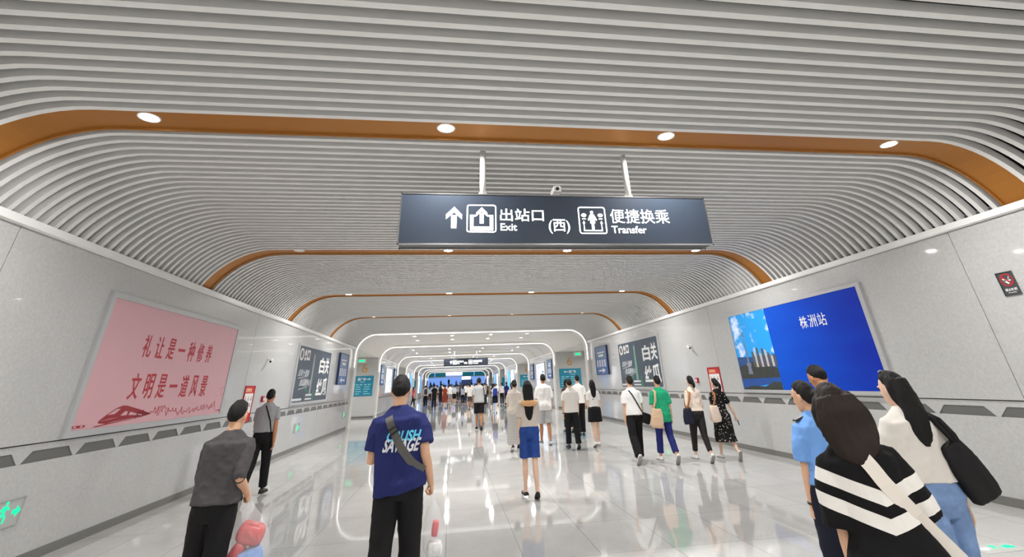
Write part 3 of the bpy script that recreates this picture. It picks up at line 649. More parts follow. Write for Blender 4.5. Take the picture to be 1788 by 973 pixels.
teal_sign(-6.2, -4.9, 75.0 - 0.45, True, 'small teal exit sign on the left of the third crossing', False)
teal_sign(7.3, 8.9, 75.0 - 0.45, False, 'small teal exit sign on the right of the third crossing', False)
for x, Y, lab in ((-5.5, YW, 'tan number six on the left cross wall of the first crossing'), (7.98, YW, 'tan number six on the right cross wall of the first crossing'), (8.0, YW2, 'tan number six on the right cross wall of the second crossing')):
    mb = MB(); text(mb, '6', onF(Y), x - 0.19, x + 0.19, 2.52, 3.08, 0.0, 0.012, bold=0.012); o = mb.build('gate_number', mat('number_tan', rgb(206, 160, 110), 0.5)); recenter(o, (x, Y, 2.52)); tag(o, lab, 'number', 'tan gate numbers')
for x, Y, lab in ((-5.65, YW - 0.6, 'small lit exit box under the passage ceiling at the left of the first crossing'), (8.45, YW - 0.6, 'small lit exit box under the passage ceiling at the right of the first crossing')):
    root = empty('exit_light_box', (x, Y, 3.08)); tag(root, lab, 'sign', 'lit exit boxes')
    MB().box(-0.26, 0.26, -0.05, 0.05, 0, 0.24).build('casing', M_PAPER, root)
    MB().box(-0.16, 0.16, -0.055, -0.05, 0.06, 0.18).build('green_panel', M_GREENLIT, root)
    for s in (-1, 1): MB().tube([(s * 0.15, 0, 0.235), (s * 0.15, 0, 0.32)], 0.008, 8, round_ends=False).build('hanger', M_WHITE, root)
# low green escape lights on the walls and in the floor
def running_man(mb, fn, u, v, s, d0, d1, flip=1):
    P = lambda pts: [(u + flip * a * s, v + b * s) for a, b in pts]
    disc(mb, fn, u + flip * 0.02 * s, v + 0.40 * s, 0.07 * s, 0.07 * s, d0, d1, 12)
    mb.poly(P([(-.10, .30), (.08, .30), (.24, .16), (.20, .11), (.06, .20), (.02, .02), (.16, -.14), (.12, -.36), (.05, -.35), (.06, -.14), (-.08, -.04), (-.16, -.26), (-.34, -.26), (-.33, -.19), (-.22, -.18), (-.12, .04), (-.12, .20), (-.24, .10), (-.28, .16)]), fn, d0, d1)
for fn_, u, v, lab in ((onL, 6.86, 0.555, 'green escape light low on the left wall below the pink poster'), (onL, 17.5, 0.60, 'green escape light low on the left wall below the slate poster'), (onR, -17.0, 0.55, 'green escape light low on the right wall below the slate poster'), (onL, 24.6, 0.6, 'green escape light low on the left wall beside the first arch')):
    root, bld, fn = board('escape_light', fn_, u - 0.26, u + 0.26, v - 0.13, v + 0.13, 0.01, 0.01, mat('escape_grey', rgb(182, 184, 182), 0.4), lab, 'escape light', 'low escape lights', depth=0.022)
    mb = MB(); running_man(mb, fn, u + (0.02), v, 0.24, 0, 0.004); s = 1
    mb.poly([(u + 0.13, v - 0.02), (u + 0.18, v - 0.02), (u + 0.18, v - 0.05), (u + 0.24, v), (u + 0.18, v + 0.05), (u + 0.18, v + 0.02), (u + 0.13, v + 0.02)], fn, 0, 0.004)
    bld(mb, 'green_symbols', M_GREENLIT)
root = empty('floor_escape_light', (5.35, 5.12, 0)); tag(root, 'small green and white escape marker set in the floor at the bottom right', 'escape light')
MB().box(-0.24, 0.24, -0.12, 0.12, 0, 0.004).build('cover_plate', mat('marker_plate', rgb(196, 196, 192), 0.3), root)
mb = MB(); ff = lambda u, v, d: (u, v, 0.004 + d); mb.poly([(0.08, -0.03), (0.14, -0.03), (0.14, -0.06), (0.21, 0), (0.14, 0.06), (0.14, 0.03), (0.08, 0.03)], ff, 0, 0.002); running_man(mb, ff, 0.0, 0.02, 0.14, 0, 0.002); mb.build('green_symbols', M_GREENLIT, root)
mb = MB(); mb.poly([(-0.08, -0.03), (-0.14, -0.03), (-0.14, -0.06), (-0.21, 0), (-0.14, 0.06), (-0.14, 0.03), (-0.08, 0.03)], ff, 0, 0.002); mb.build('white_arrow', M_PAPER, root)
# transom over the end of the passage
root = empty('entrance_fascia', (1.17, 106.6, 3.0)); tag(root, 'teal and white fascia over the blue hall at the far end', 'fascia')
for a, b in ((-5.6, -3.4), (-3.2, -1.1), (2.3, 4.6), (4.8, 6.9)): MB().box(a - 1.17, b - 1.17, 0, 0.12, 0.20, 1.0).build('teal_panel', mat('teal_dark', rgb(10, 96, 112), 0.4, emit=rgb(10, 96, 112), estr=0.4), root)
fas = MB().box(-1.05 - 1.17, 2.25 - 1.17, -0.1, 0.05, 0.42, 0.98).build('white_sign', emis('fascia_white', (0.95, 0.97, 1, 1), 1.6), root)
MB().box(-7, 7, 0.02, 0.14, 0.05, 0.2).build('rail', M_WHITE, root)
root = empty('small_lit_sign', (2.9, 100.0, 2.05)); tag(root, 'small white lit sign on a dark post in front of the blue hall', 'sign')
MB().box(-0.85, 0.85, -0.06, 0.06, 0.45, 0.95).build('sign_box', emis('fascia_white', (0.95, 0.97, 1, 1), 1.6), root)
MB().box(-0.9, 0.9, 0.05, 0.12, -2.05, 1.0).build('back_board', mat('back_board_blue', rgb(40, 60, 110), 0.5), root)

# ---------------------------------------------------------------- people
def fabric(name, col, rough=0.85, **k):
    k.setdefault('bump', 0.12); k.setdefault('bscale', 160)
    return mat(name, col, rough, spec=0.25, sheen=0.0, **k)
SKIN = {'mid': mat('skin_mid', rgb(208, 162, 130), 0.55, bump=0.03, bscale=120, var=0.04, vscale=18), 'light': mat('skin_light', rgb(224, 184, 158), 0.55, bump=0.03, bscale=120, var=0.03, vscale=18), 'tan': mat('skin_tan', rgb(178, 122, 84), 0.55, bump=0.03, bscale=120, var=0.05, vscale=18)}
HAIR = {'black': mat('hair_black', rgb(20, 18, 17), 0.62, spec=0.25, bump=0.6, bscale=90, stretch=(1, 1, 0.12)), 'brown': mat('hair_brown', rgb(36, 27, 23), 0.62, spec=0.25, bump=0.6, bscale=90, stretch=(1, 1, 0.12)), 'grey': mat('hair_grey', rgb(60, 57, 55), 0.5, bump=0.5, bscale=90, stretch=(1, 1, 0.2))}
M_EYE = mat('eye_dark', rgb(30, 22, 18), 0.2)
M_SHOE_BLACK = mat('shoe_black', rgb(24, 24, 25), 0.4); M_SHOE_WHITE = mat('shoe_white', rgb(226, 224, 220), 0.5); M_SOLE = mat('sole_grey', rgb(150, 146, 138), 0.7); M_SOLE_BLACK = mat('sole_black', rgb(32, 32, 32), 0.7)

def rx(a): c, s = math.cos(a), math.sin(a); return np.array(((1, 0, 0), (0, c, -s), (0, s, c)))
def ry(a): c, s = math.cos(a), math.sin(a); return np.array(((c, 0, s), (0, 1, 0), (-s, 0, c)))
def rz(a): c, s = math.cos(a), math.sin(a); return np.array(((c, -s, 0), (s, c, 0), (0, 0, 1)))
TORSO = {'m': [(0.80, .10, .085, .0), (0.86, .158, .108, -.008), (0.92, .170, .116, -.012), (0.98, .162, .110, -.006), (1.06, .150, .102, .0), (1.14, .150, .102, .0), (1.24, .166, .112, -.004), (1.33, .178, .116, -.010), (1.39, .172, .106, -.012), (1.435, .125, .082, -.010), (1.475, .070, .064, -.004)],
         'f': [(0.80, .10, .085, .0), (0.86, .160, .108, -.012), (0.92, .172, .120, -.016), (0.98, .158, .108, -.008), (1.06, .132, .092, .0), (1.14, .126, .088, .0), (1.24, .142, .102, .004), (1.33, .152, .104, -.004), (1.39, .148, .092, -.010), (1.435, .105, .072, -.010), (1.475, .058, .056, -.004)]}
def torso_at(sex, z):
    T = TORSO[sex]
    if z <= T[0][0]: return T[0][1:]
    for a, b in zip(T, T[1:]):
        if z <= b[0]:
            t = (z - a[0]) / (b[0] - a[0]); return tuple(a[i] + (b[i] - a[i]) * t for i in (1, 2, 3))
    return T[-1][1:]
def ellring(c, a, b, n=28, M=None, o=None, wob=None, p=2.0):
    out = []
    for j in range(n):
        q = 2 * PI * j / n; k = 1.0 + (wob(q) if wob else 0)
        cx, sy = math.cos(q), math.sin(q)
        if p != 2.0: cx = math.copysign(abs(cx) ** (2 / p), cx); sy = math.copysign(abs(sy) ** (2 / p), sy)
        v = np.array((c[0] + a * cx * k, c[1] + b * sy * k, c[2]))
        if M is not None: v = o + M @ (v - o)
        out.append(v)
    return out
def meld(mb, name, vox, smooth=3, fac=0.5):
    """fuse overlapping closed shapes into one continuous surface"""
    me = mb.mesh(name); o = bpy.data.objects.new(name, me); COL.objects.link(o)
    r = o.modifiers.new('r', 'REMESH'); r.mode = 'VOXEL'; r.voxel_size = vox
    if smooth: s = o.modifiers.new('s', 'SMOOTH'); s.factor = fac; s.iterations = smooth
    dg = bpy.context.evaluated_depsgraph_get(); out = bpy.data.meshes.new_from_object(o.evaluated_get(dg))
    bpy.data.objects.remove(o); bpy.data.meshes.remove(me); out.name = name
    out.polygons.foreach_set('use_smooth', [True] * len(out.polygons)); return out
def npnoise(P, seed=0, octv=3):
    rs = np.random.RandomState(seed); out = np.zeros(len(P)); amp = 1.0
    for o in range(octv):
        for k in range(5):
            d = rs.normal(size=3); d /= np.linalg.norm(d); f = (2 ** o) * rs.uniform(0.8, 1.3)
            out += amp * np.sin(P @ d * f * 2 * PI + rs.uniform(0, 6.28) + 0.8 * np.sin(P @ rs.normal(size=3) * f * 2.2))
        amp *= 0.5
    return out / 5
def folds(me, amp, freq=(7, 7, 4), seed=0, zlo=None, zhi=None):
    """cloth creases"""
    n = len(me.vertices); V = np.empty(n * 3); me.vertices.foreach_get('co', V); V = V.reshape(-1, 3)
    N = np.empty(n * 3); me.vertex_normals.foreach_get('vector', N); N = N.reshape(-1, 3)
    f = npnoise(V * np.array(freq), seed); f = np.where(f > 0, f, f * 0.45)
    V = V + N * (f * amp)[:, None]; me.vertices.foreach_set('co', V.ravel()); me.update(); return me

class Body: pass
def skeleton(sex, pose):
    B = Body(); g = pose.get
    B.sex = sex; lean = g('lean', 0.03); tw = g('twist', 0.0)
    sh = 0.166 if sex == 'm' else 0.142; hip = 0.088 if sex == 'm' else 0.086
    legs = {'l': g('lleg', (0, 0, 0)), 'r': g('rleg', (0, 0, 0))}; B.legs = {}
    spread = g('spread', 0.02)
    low = 9
    for s, sg in (('l', -1), ('r', 1)):
        fl, kn, ft = legs[s][:3]; ab = legs[s][3] if len(legs[s]) > 3 else spread
        H = np.array((sg * hip, 0, 0.90)); d1 = np.array((sg * math.sin(ab), math.sin(fl) * math.cos(ab), -math.cos(fl) * math.cos(ab)))
        K = H + d1 * 0.42; a2 = fl - kn; d2 = np.array((sg * math.sin(ab) * 0.3, math.sin(a2), -math.cos(a2))); A = K + d2 * 0.41
        fw = np.array((sg * 0.10, math.cos(ft), -math.sin(ft))); fw /= np.linalg.norm(fw); up = np.array((0, math.sin(ft), math.cos(ft))); sd = np.cross(fw, up)
        B.legs[s] = (H, K, A, fw, up, sd, sg)
        for t in (-0.07, 0.0, 0.08, 0.165): low = min(low, (A + fw * t - up * 0.082)[2])
    B.dz = -low; D = np.array((0, 0, B.dz))
    for s in 'lr': H, K, A, fw, up, sd, sg = B.legs[s]; B.legs[s] = (H + D, K + D, A + D, fw, up, sd, sg)
    B.o = np.array((0, 0, 0.93)) + D; B.M = rz(tw) @ ry(g('side', 0.0)) @ rx(-lean)
    B.D = D
    B.T = lambda x, y, z: B.o + B.M @ (np.array((x, y, z + B.dz)) - B.o)
    B.arms = {}
    for s, sg in (('l', -1), ('r', 1)):
        fl, ab, el, inn = (list(g(s + 'arm', (0.05, 0.10, 0.2, 0.05))) + [0.05])[:4]
        ab = max(0.02, ab - 0.02); S = B.T(sg * sh, -0.008, 1.365)
        R = B.M
        d1 = R @ np.array((sg * math.sin(ab), math.sin(fl) * math.cos(ab), -math.cos(fl) * math.cos(ab)))
        f2 = fl + el; a2 = ab - inn; d2 = R @ np.array((sg * math.sin(a2), math.sin(f2) * math.cos(a2), -math.cos(f2) * math.cos(a2)))
        E = S + d1 * 0.285; Wr = E + d2 * 0.245
        B.arms[s] = (S, E, Wr, d1, d2, sg, g(s + 'curl', 0.35))
    B.HM = B.M @ rz(g('turn', 0.0)) @ ry(g('tilt', 0.0)) @ rx(-g('nod', 0.0)); B.neck = B.T(0, -0.012, 1.47)
    B.Hp = lambda x, y, z: B.neck + B.HM @ np.array((x, y, z - 1.47))
    return B
def hand(mb, B, s):
    S, E, Wr, d1, d2, sg, curl = B.arms[s]
    w = d2; n = np.array((-sg * 1.0, 0, 0)); n = n - w * (n @ w); n /= np.linalg.norm(n); b = np.cross(w, n) * (-sg)   # b points to the thumb side (forward when the arm hangs)
    if b[1] < 0 and abs(w[2]) > 0.5: b = -b
    rings = []
    for t, wd, th in ((-0.02, .022, .018), (0.01, .026, .016), (0.04, .037, .0155), (0.07, .041, .0145), (0.088, .038, .012)):
        c = Wr + w * t
        rings.append([c + b * wd * math.cos(q) + n * th * math.sin(q) for q in (2 * PI * i / 12 for i in range(12))])
    mb.loft(rings)
    for off, ln, r in ((.028, .068, .0088), (.0095, .076, .0092), (-.009, .071, .0088), (-.027, .056, .0080)):
        p = Wr + w * 0.082 + b * off; d = w + b * off * 1.5; d /= np.linalg.norm(d); pts = [p - d * 0.02, p]; ang = curl * (1.0 + 0.12 * (off < 0))
        for k_, f_ in enumerate((0.42, 0.32, 0.26)):
            ax = np.cross(d, n); c_, s_ = math.cos(ang), math.sin(ang); nd = d * c_ + n * s_; nn = n * c_ - d * s_
            d = nd; pts.append(pts[-1] + d * ln * f_)
            n_ = nn; n = n_
        mb.tube(pts, [r, r, r * .98, r * .92, r * .8], 8)
        n = np.array((-sg * 1.0, 0, 0)); n = n - w * (n @ w); n /= np.linalg.norm(n)
    p = Wr + w * 0.022 + b * 0.022; d = w * 0.72 + b * 0.62 + n * 0.35; d /= np.linalg.norm(d)
    d2_ = w * 0.95 + b * 0.15 + n * (0.3 + 0.4 * curl); d2_ /= np.linalg.norm(d2_)
    mb.tube([p - d * 0.015, p + d * 0.035, p + d * 0.035 + d2_ * 0.03, p + d * 0.035 + d2_ * 0.052], [.013, .0115, .0098, .008], 8)
def grip_point(B, s):
    S, E, Wr, d1, d2, sg, curl = B.arms[s]; return Wr + d2 * 0.105 + np.array((-sg * 0.018, 0, 0))
def body_mesh(B, vox, detail=True):
    mb = MB(); sex = B.sex; k = 1.0 if sex == 'm' else 0.88
    mb.loft([[B.T(*p) for p in ellring((0, y, z - (0.012 if z > 1.3 and z < 1.46 else 0)), a * (0.93 if z > 1.3 and z < 1.46 else 1) - 0.004, b * (0.95 if z > 1.3 and z < 1.46 else 1) - 0.004, 24)] for z, a, b, y in TORSO[sex]])
    nr = 0.056 if sex == 'm' else 0.046
    mb.tube([B.T(0, -0.012, 1.43), B.neck, B.Hp(0, 0.004, 1.53), B.Hp(0, 0.012, 1.57)], [nr * 1.15, nr, nr * 0.98, nr], 18)
    for s in 'lr':
        S, E, Wr, d1, d2, sg, curl = B.arms[s]
        mb.tube([B.T(sg * 0.08, -.01, 1.36), S, S + d1 * 0.07, S + d1 * 0.18, E, E + d2 * 0.06, E + d2 * 0.15, Wr, Wr + d2 * 0.02], [.042 * k, .047 * k, .048 * k, .045 * k, .039 * k, .041 * k, .036 * k, .0265 * k, .024 * k], 14)
        if detail: hand(mb, B, s)
        else:
            mb.ell(Wr + d2 * 0.07, (.022, .034, .075), 10, 8)
        H, K, A, fw, up, sd, _ = B.legs[s]
        t1 = (K - H); t2 = (A - K); back = np.array((0, -0.012, 0))
        mb.tube([H + np.array((0, -.01, .05)), H + t1 * .12, H + t1 * .4, H + t1 * .75, K, K + t2 * .15, K + t2 * .32 + back, K + t2 * .6 + back * .6, K + t2 * .88, A, A - up * 0.03], [.080, .086 * (1 if sex == 'm' else 1.02), .078, .062, .052 * k * 1.04, .052 * k, .056 * k, .046 * k, .034 * k, .034 * k, .036 * k], 16)
        mb.tube([A - fw * 0.045 - up * 0.048, A + fw * 0.03 - up * 0.045, A + fw * 0.10 - up * 0.058, A + fw * 0.155 - up * 0.064], [.030, .034, .032, .02], 12, flat=0.75, up=up)
    # head
    f = 1.0 if sex == 'm' else 0.96
    hd = [(1.490, .034, .040, .050), (1.505, .046, .056, .042), (1.53, .056, .075, .028), (1.555, .064, .088, .018), (1.585, .071, .094, .012), (1.615, .0745, .096, .008), (1.645, .073, .094, .004), (1.672, .064, .083, .0), (1.692, .046, .060, -.003), (1.703, .020, .028, -.004)]
    mb.loft([[B.Hp(*p) for p in ellring((0, y, z), a * f, b * f, 24)] for z, a, b, y in hd])
    if detail:
        mb.loft([[B.Hp(x, y, z) for x, y, z in ((-w, .098, z0), (w, .098, z0), (w * .6, .098 + d, z0), (-w * .6, .098 + d, z0))] for z0, w, d in ((1.562, .016, .012), (1.572, .017, .024), (1.59, .011, .016), (1.612, .008, .004))])
        for sg in (-1, 1):
            mb.ell(B.Hp(sg * 0.076 * f, 0.002, 1.588), (.011, .020, .032), 10, 8, B.HM @ rz(sg * 0.35))
            mb.ell(B.Hp(sg * 0.030, 0.094, 1.622), (.022, .012, .006), 8, 6, B.HM)
        mb.ell(B.Hp(0, 0.094, 1.538), (.022, .010, .006), 10, 6, B.HM); mb.ell(B.Hp(0, 0.093, 1.529), (.019, .010, .007), 10, 6, B.HM)
    return meld(mb, 'person_body', vox, 2 if detail else 2)
def shirt_mesh(B, vox, hem=0.92, ease=0.022, sleeve=0.62, sw=0.074, flare=0.0, long=False, seed=1, amp=0.006, collar=0.0, drop=0.0, hemtilt=0.0):
    mb = MB(); sex = B.sex; rings = []; sw = sw * 0.88; ease = ease * 0.82
    chest = torso_at(sex, 1.33)
    zs = [hem, hem + 0.015] + [z for z in np.arange(hem + 0.06, 1.34, 0.05)] + [1.37]
    for z in zs:
        a, b, y = torso_at(sex, z); e = ease + (flare * max(0, (1.2 - z)) if z < 1.2 else 0)
        aa = max(a + e, (chest[0] + ease) * (0.985 if sex == 'm' else 0.93)); bb = max(b + e, (chest[1] + ease * 1.0) * 0.98)
        if z > 1.3: aa = a + ease * 0.8; bb = b + ease * 0.9
        rings.append([B.T(p[0], p[1], p[2] + hemtilt * p[0] * max(0, (1.2 - z) / 0.3)) for p in ellring((0, y, z), aa, bb, 32, p=2.35)])
    for z, a, b, y in ((1.395, chest[0] * 0.92, .108, -.012), (1.420, chest[0] * 0.77 + .006, .098, -.012), (1.445, chest[0] * 0.56 + .012, .084, -.012), (1.466 + collar, .084 if sex == 'm' else .072, .071, -.012), (1.480 + collar, .066 if sex == 'm' else .056, .062, -.010)):
        rings.append([B.T(*p) for p in ellring((0, y, z), a, b, 32)])
    mb.loft(rings)
    for s in 'lr':
        S, E, Wr, d1, d2, sg, _ = B.arms[s]
        pts = [B.T(sg * 0.07, -.01, 1.365), S * 0.5 + B.T(sg * 0.07, -.01, 1.365) * 0.5, S + d1 * 0.012, S + d1 * 0.05]; rad = [.058, .062, .064, max(.066, sw * 0.93)]
        if sex == 'f': rad = [r * 0.92 for r in rad]
        ln = 0.285
        if not long:
            for t in (0.35, 0.7, 1.0): pts.append(S + d1 * ln * sleeve * t); rad.append(sw * (0.97 + 0.06 * t))
        else:
            pts += [S + d1 * ln * 0.5, E - d1 * 0.02, E + d2 * 0.02]; rad += [sw * .92, sw * .80, sw * .78]
            for t in (0.4, 0.75, 1.0): pts.append(E + d2 * 0.245 * sleeve * t); rad.append(sw * (0.78 - 0.16 * t))
        mb.tube(pts, rad, 18, round_ends=False)
    return folds(meld(mb, 'shirt', vox, 5), amp, (7, 7, 5), seed)
def trousers_mesh(B, vox, hem=0.02, waist=1.0, w=(.098, .078, .070), ease=0.014, seed=2, amp=0.005):
    """hem: distance above the ankle joint along the leg (negative: shorts measured as fraction of thigh)"""
    mb = MB(); sex = B.sex
    rings = []
    for z in (0.80, 0.84, 0.88, 0.92, 0.96, waist):
        a, b, y = torso_at(sex, z); rings.append([p + B.D * 0 for p in [np.array(q) + B.D for q in ellring((0, y, z), a + ease + (0.012 if z < 0.86 else 0), b + ease, 28)]])
    mb.loft(rings)
    for s in 'lr':
        H, K, A, fw, up, sd, sg = B.legs[s]; t1 = K - H; t2 = A - K
        if hem >= 0:
            e = 1 - hem / 0.41
            pts = [H + np.array((0, -.005, .06)), H + t1 * .1, H + t1 * .35, H + t1 * .7, K, K + t2 * .3 + np.array((0, -.006, 0)), K + t2 * .65, K + t2 * e]
            rad = [w[0] * .9, w[0], w[0] * .97, (w[0] + w[1]) / 2, w[1], (w[1] + w[2]) / 2 + .002, w[2], w[2]]
        else:
            e = -hem
            pts = [H + np.array((0, -.005, .06)), H + t1 * .1, H + t1 * .4 * e, H + t1 * .75 * e, H + t1 * e]; rad = [w[0] * .9, w[0], w[0] * 1.0, w[1], w[1]]
            if e > 1: pts[-1] = K + t2 * (e - 1)
        mb.tube(pts, rad, 18, round_ends=False)
    return folds(meld(mb, 'trousers', vox, 3), amp, (6, 6, 7), seed)
def skirt_mesh(B, vox, waist=1.0, hem=0.5, top=None, r0=None, r1=(.22, .18), seed=3, pleat=0.03, npl=9, shape=0.7, amp=0.003, ztop=None):
    mb = MB(); rings = []; sex = B.sex; n = 12
    (H1, K1, A1, *_), (H2, K2, A2, *_) = B.legs['l'], B.legs['r']
    for i in range(n + 1):
        t = i / n; z = waist + (hem - waist) * t
        a, b, y = torso_at(sex, max(z, 0.92)); a += 0.014; b += 0.014
        k = t ** shape; aa = a + (r1[0] - a) * k if z < 0.97 else a; bb = b + (r1[1] - b) * k if z < 0.97 else b
        zz = z + B.dz
        ys = []
        for H, K, A in ((H1, K1, A1), (H2, K2, A2)):
            P = H + (K - H) * min(1, max(0, (H[2] - zz) / max(0.05, H[2] - K[2]))) if zz > K[2] else K + (A - K) * min(1, (K[2] - zz) / max(0.05, K[2] - A[2])); ys.append(P[1])
        cy = (ys[0] + ys[1]) / 2 * min(1, t * 1.3); bb = max(bb, abs(ys[0] - ys[1]) / 2 + (0.105 if z > 0.3 else 0.085) if z < 0.8 else 0)
        rings.append([p + B.D for p in (np.array(q) for q in ellring((0, y + cy, z), aa, bb, 48, wob=lambda q: pleat * t * math.sin(npl * q + seed)))])
    mb.loft(rings); return folds(meld(mb, 'skirt', vox, 2), amp, (6, 6, 3), seed)
def shoe_parts(B, s, mats, root, high=0.0, flat=False):
    H, K, A, fw, up, sd, sg = B.legs[s]
    P = lambda x, y, z: A + sd * x + fw * y + up * (z - 0.082)
    rings = []
    for y, w, h in ((-0.078, .020, .050), (-0.068, .033, .078 + high), (-0.035, .039, .090 + high), (0.015, .040, .088 + high * .8 if not flat else .05), (0.06, .041, .072 if not flat else .04), (0.10, .045, .056 if not flat else .036), (0.14, .043, .046), (0.172, .034, .036), (0.186, .016, .026)):
        if flat and y < 0.02: h = 0.055
        ring = []
        for x_, z_ in ((-1, .018), (-1.02, .03), (-.92, h * .62), (-.62, h * .92), (0, h), (.62, h * .92), (.92, h * .62), (1.02, .03), (1, .018), (.5, .016), (-.5, .016)): ring.append(P(x_ * w, y, z_))
        rings.append(ring)
    m = MB(); m.loft(rings); so = m.build('shoe', mats[0], root, True)
    m = MB(); th = 0.022
    m.loft([[P(-w, y, 0.0 + lift), P(w, y, 0.0 + lift), P(w * 1.03, y, th + lift * .5), P(-w * 1.03, y, th + lift * .5)] for y, w, lift in ((-0.083, .022, 0.004), (-0.066, .036, 0), (0.0, .040, 0), (0.05, .041, 0), (0.10, .047, 0), (0.145, .045, 0.001), (0.178, .035, 0.006), (0.192, .016, 0.010))])
    m.build('sole', mats[1], so)
def hair_mesh(B, vox, style='short', length=0.3, vol=1.0, seed=5, width=1.0):
    """style short, crop, bob, long, pony, bun"""
    mb = MB(); f = 1.0 if B.sex == 'm' else 0.96
    th = {'crop': 0.009, 'short': 0.017, 'bun': 0.014, 'pony': 0.014}.get(style, 0.020) * vol
    seg, rn = 36, 26; c = np.array((0, 0.006, 1.602)); rad = np.array((.0745 * f, .0985 * f, .106)); rows = []
    nd = np.array((0, -0.80, 0.60)); cut = -0.02 if style in ('short', 'crop') else -0.16
    for i in range(1, rn):
        t_ = PI * i / rn; row = []
        for j in range(seg):
            q = 2 * PI * j / seg; d = np.array((math.sin(t_) * math.cos(q), math.sin(t_) * math.sin(q), -math.cos(t_)))
            m_ = (d @ nd - cut) / 0.22; m_ = min(1, max(0, m_)); m_ = m_ * m_ * (3 - 2 * m_)
            low = min(1, max(0, (d[2] + (0.80 if style in ('short', 'crop') else 0.82)) / 0.22)); m_ *= low
            if style == 'short': m_ *= 0.40 + 0.60 * min(1, max(0, (d[2] + 0.55) / 0.5))
            if style == 'crop': m_ *= 0.35 + 0.65 * min(1, max(0, (d[2] + 0.1) / 0.6))
            k = th * m_ * (1 - 0.60 * d[0] * d[0]) - 0.020 * (1 - m_)
            p = c + d * rad + d * k
            if style in ('short',) and d[2] > 0.3: p[2] += 0.010 * vol * d[2]
            row.append(B.Hp(*p))
        rows.append(row)
    mb.loft(rows)
    if style in ('long', 'bob'):
        top = 1.66; n = 12; rings = []
        nb = B.HM.T @ B.M   # hang along the torso, not the head
        for i in range(n + 1):
            t = i / n; z = top - (length + 0.10) * t
            w = (0.070 + 0.030 * min(1, t * 3)) * width; w *= (1 - 0.40 * max(0, t - 0.55) / 0.45) if style == 'long' else 1.0; w *= {n - 1: 0.82, n: 0.42}.get(i, 1.0)
            d = 0.055 if t < 0.3 else 0.045 - 0.022 * (t - 0.3)
            y = -0.055 - 0.020 * math.sin(min(1, t * 2) * PI / 2) + (-0.030 * min(1, max(0, (1.50 - z) / 0.12)))
            a = 1.0 if z > 1.52 else max(0, (z - 1.36) / 0.16)
            ring = []
            for p in ellring((0, y, z), w, d, 24, wob=lambda q: 0.05 * math.sin(7 * q + seed)):
                ring.append(a * B.Hp(*p) + (1 - a) * B.T(p[0], p[1] - 0.008, p[2]))
            rings.append(ring)
        mb.loft(rings)
        for sg in (-1, 1):   # locks beside the face and over the shoulders
            mb.tube([B.Hp(sg * 0.060 * width, -0.02, 1.66), B.Hp(sg * 0.080 * width, -0.02, 1.60), B.Hp(sg * 0.082 * width, -0.025, 1.53), B.Hp(sg * 0.078 * width, -0.05, 1.46)], [.02, .022, .022, .014], 10)
    if style == 'pony':
        b = B.Hp(0, -0.105, 1.60); mb.ell(B.Hp(0, -0.10, 1.605), (.030, .030, .030), 12, 8)
        P = [B.Hp(0, -0.11, 1.60), B.Hp(0, -0.135, 1.57), B.Hp(0.005, -0.135, 1.52)]
        e = B.T(0.01, -0.145, 1.47 - length); P += [P[-1] * 0.5 + e * 0.5, e]
        mb.tube(P, [.026, .036, .038, .034, .014], 14)
    if style == 'bun':
        mb.ell(B.Hp(0, -0.110, 1.585), (.048, .036, .042), 16, 10)
    me = meld(mb, 'hair', vox, 2)
    n = len(me.vertices); V = np.empty(n * 3); me.vertices.foreach_get('co', V); V = V.reshape(-1, 3); N = np.empty(n * 3); me.vertex_normals.foreach_get('vector', N); N = N.reshape(-1, 3)
    fr = npnoise(V * np.array((26, 26, 4.0)), seed, 2); V += N * (fr * 0.0045)[:, None]; me.vertices.foreach_set('co', V.ravel()); me.update()
    return me

A_WALK = dict(lleg=(0.24, 0.06, -0.02), rleg=(-0.20, 0.42, 0.72), larm=(-0.16, 0.10, 0.22), rarm=(0.18, 0.10, 0.32))
B_WALK = dict(rleg=(0.24, 0.06, -0.02), lleg=(-0.20, 0.42, 0.72), rarm=(-0.16, 0.10, 0.22), larm=(0.18, 0.10, 0.32))
A_SMALL = dict(lleg=(0.14, 0.05, 0.0), rleg=(-0.12, 0.22, 0.35), larm=(-0.06, 0.10, 0.2), rarm=(0.10, 0.10, 0.25))
B_SMALL = dict(rleg=(0.14, 0.05, 0.0), lleg=(-0.12, 0.22, 0.35), rarm=(-0.06, 0.10, 0.2), larm=(0.10, 0.10, 0.25))
def P(base, **k): d = dict(base); d.update(k); return d
class Fig: pass
def put(me, name, m, S, root, parent=None):
    me.transform(S); me.materials.clear()
    for q in (m if isinstance(m, (list, tuple)) else [m]): me.materials.append(q)
    return link(name, me, parent or root)
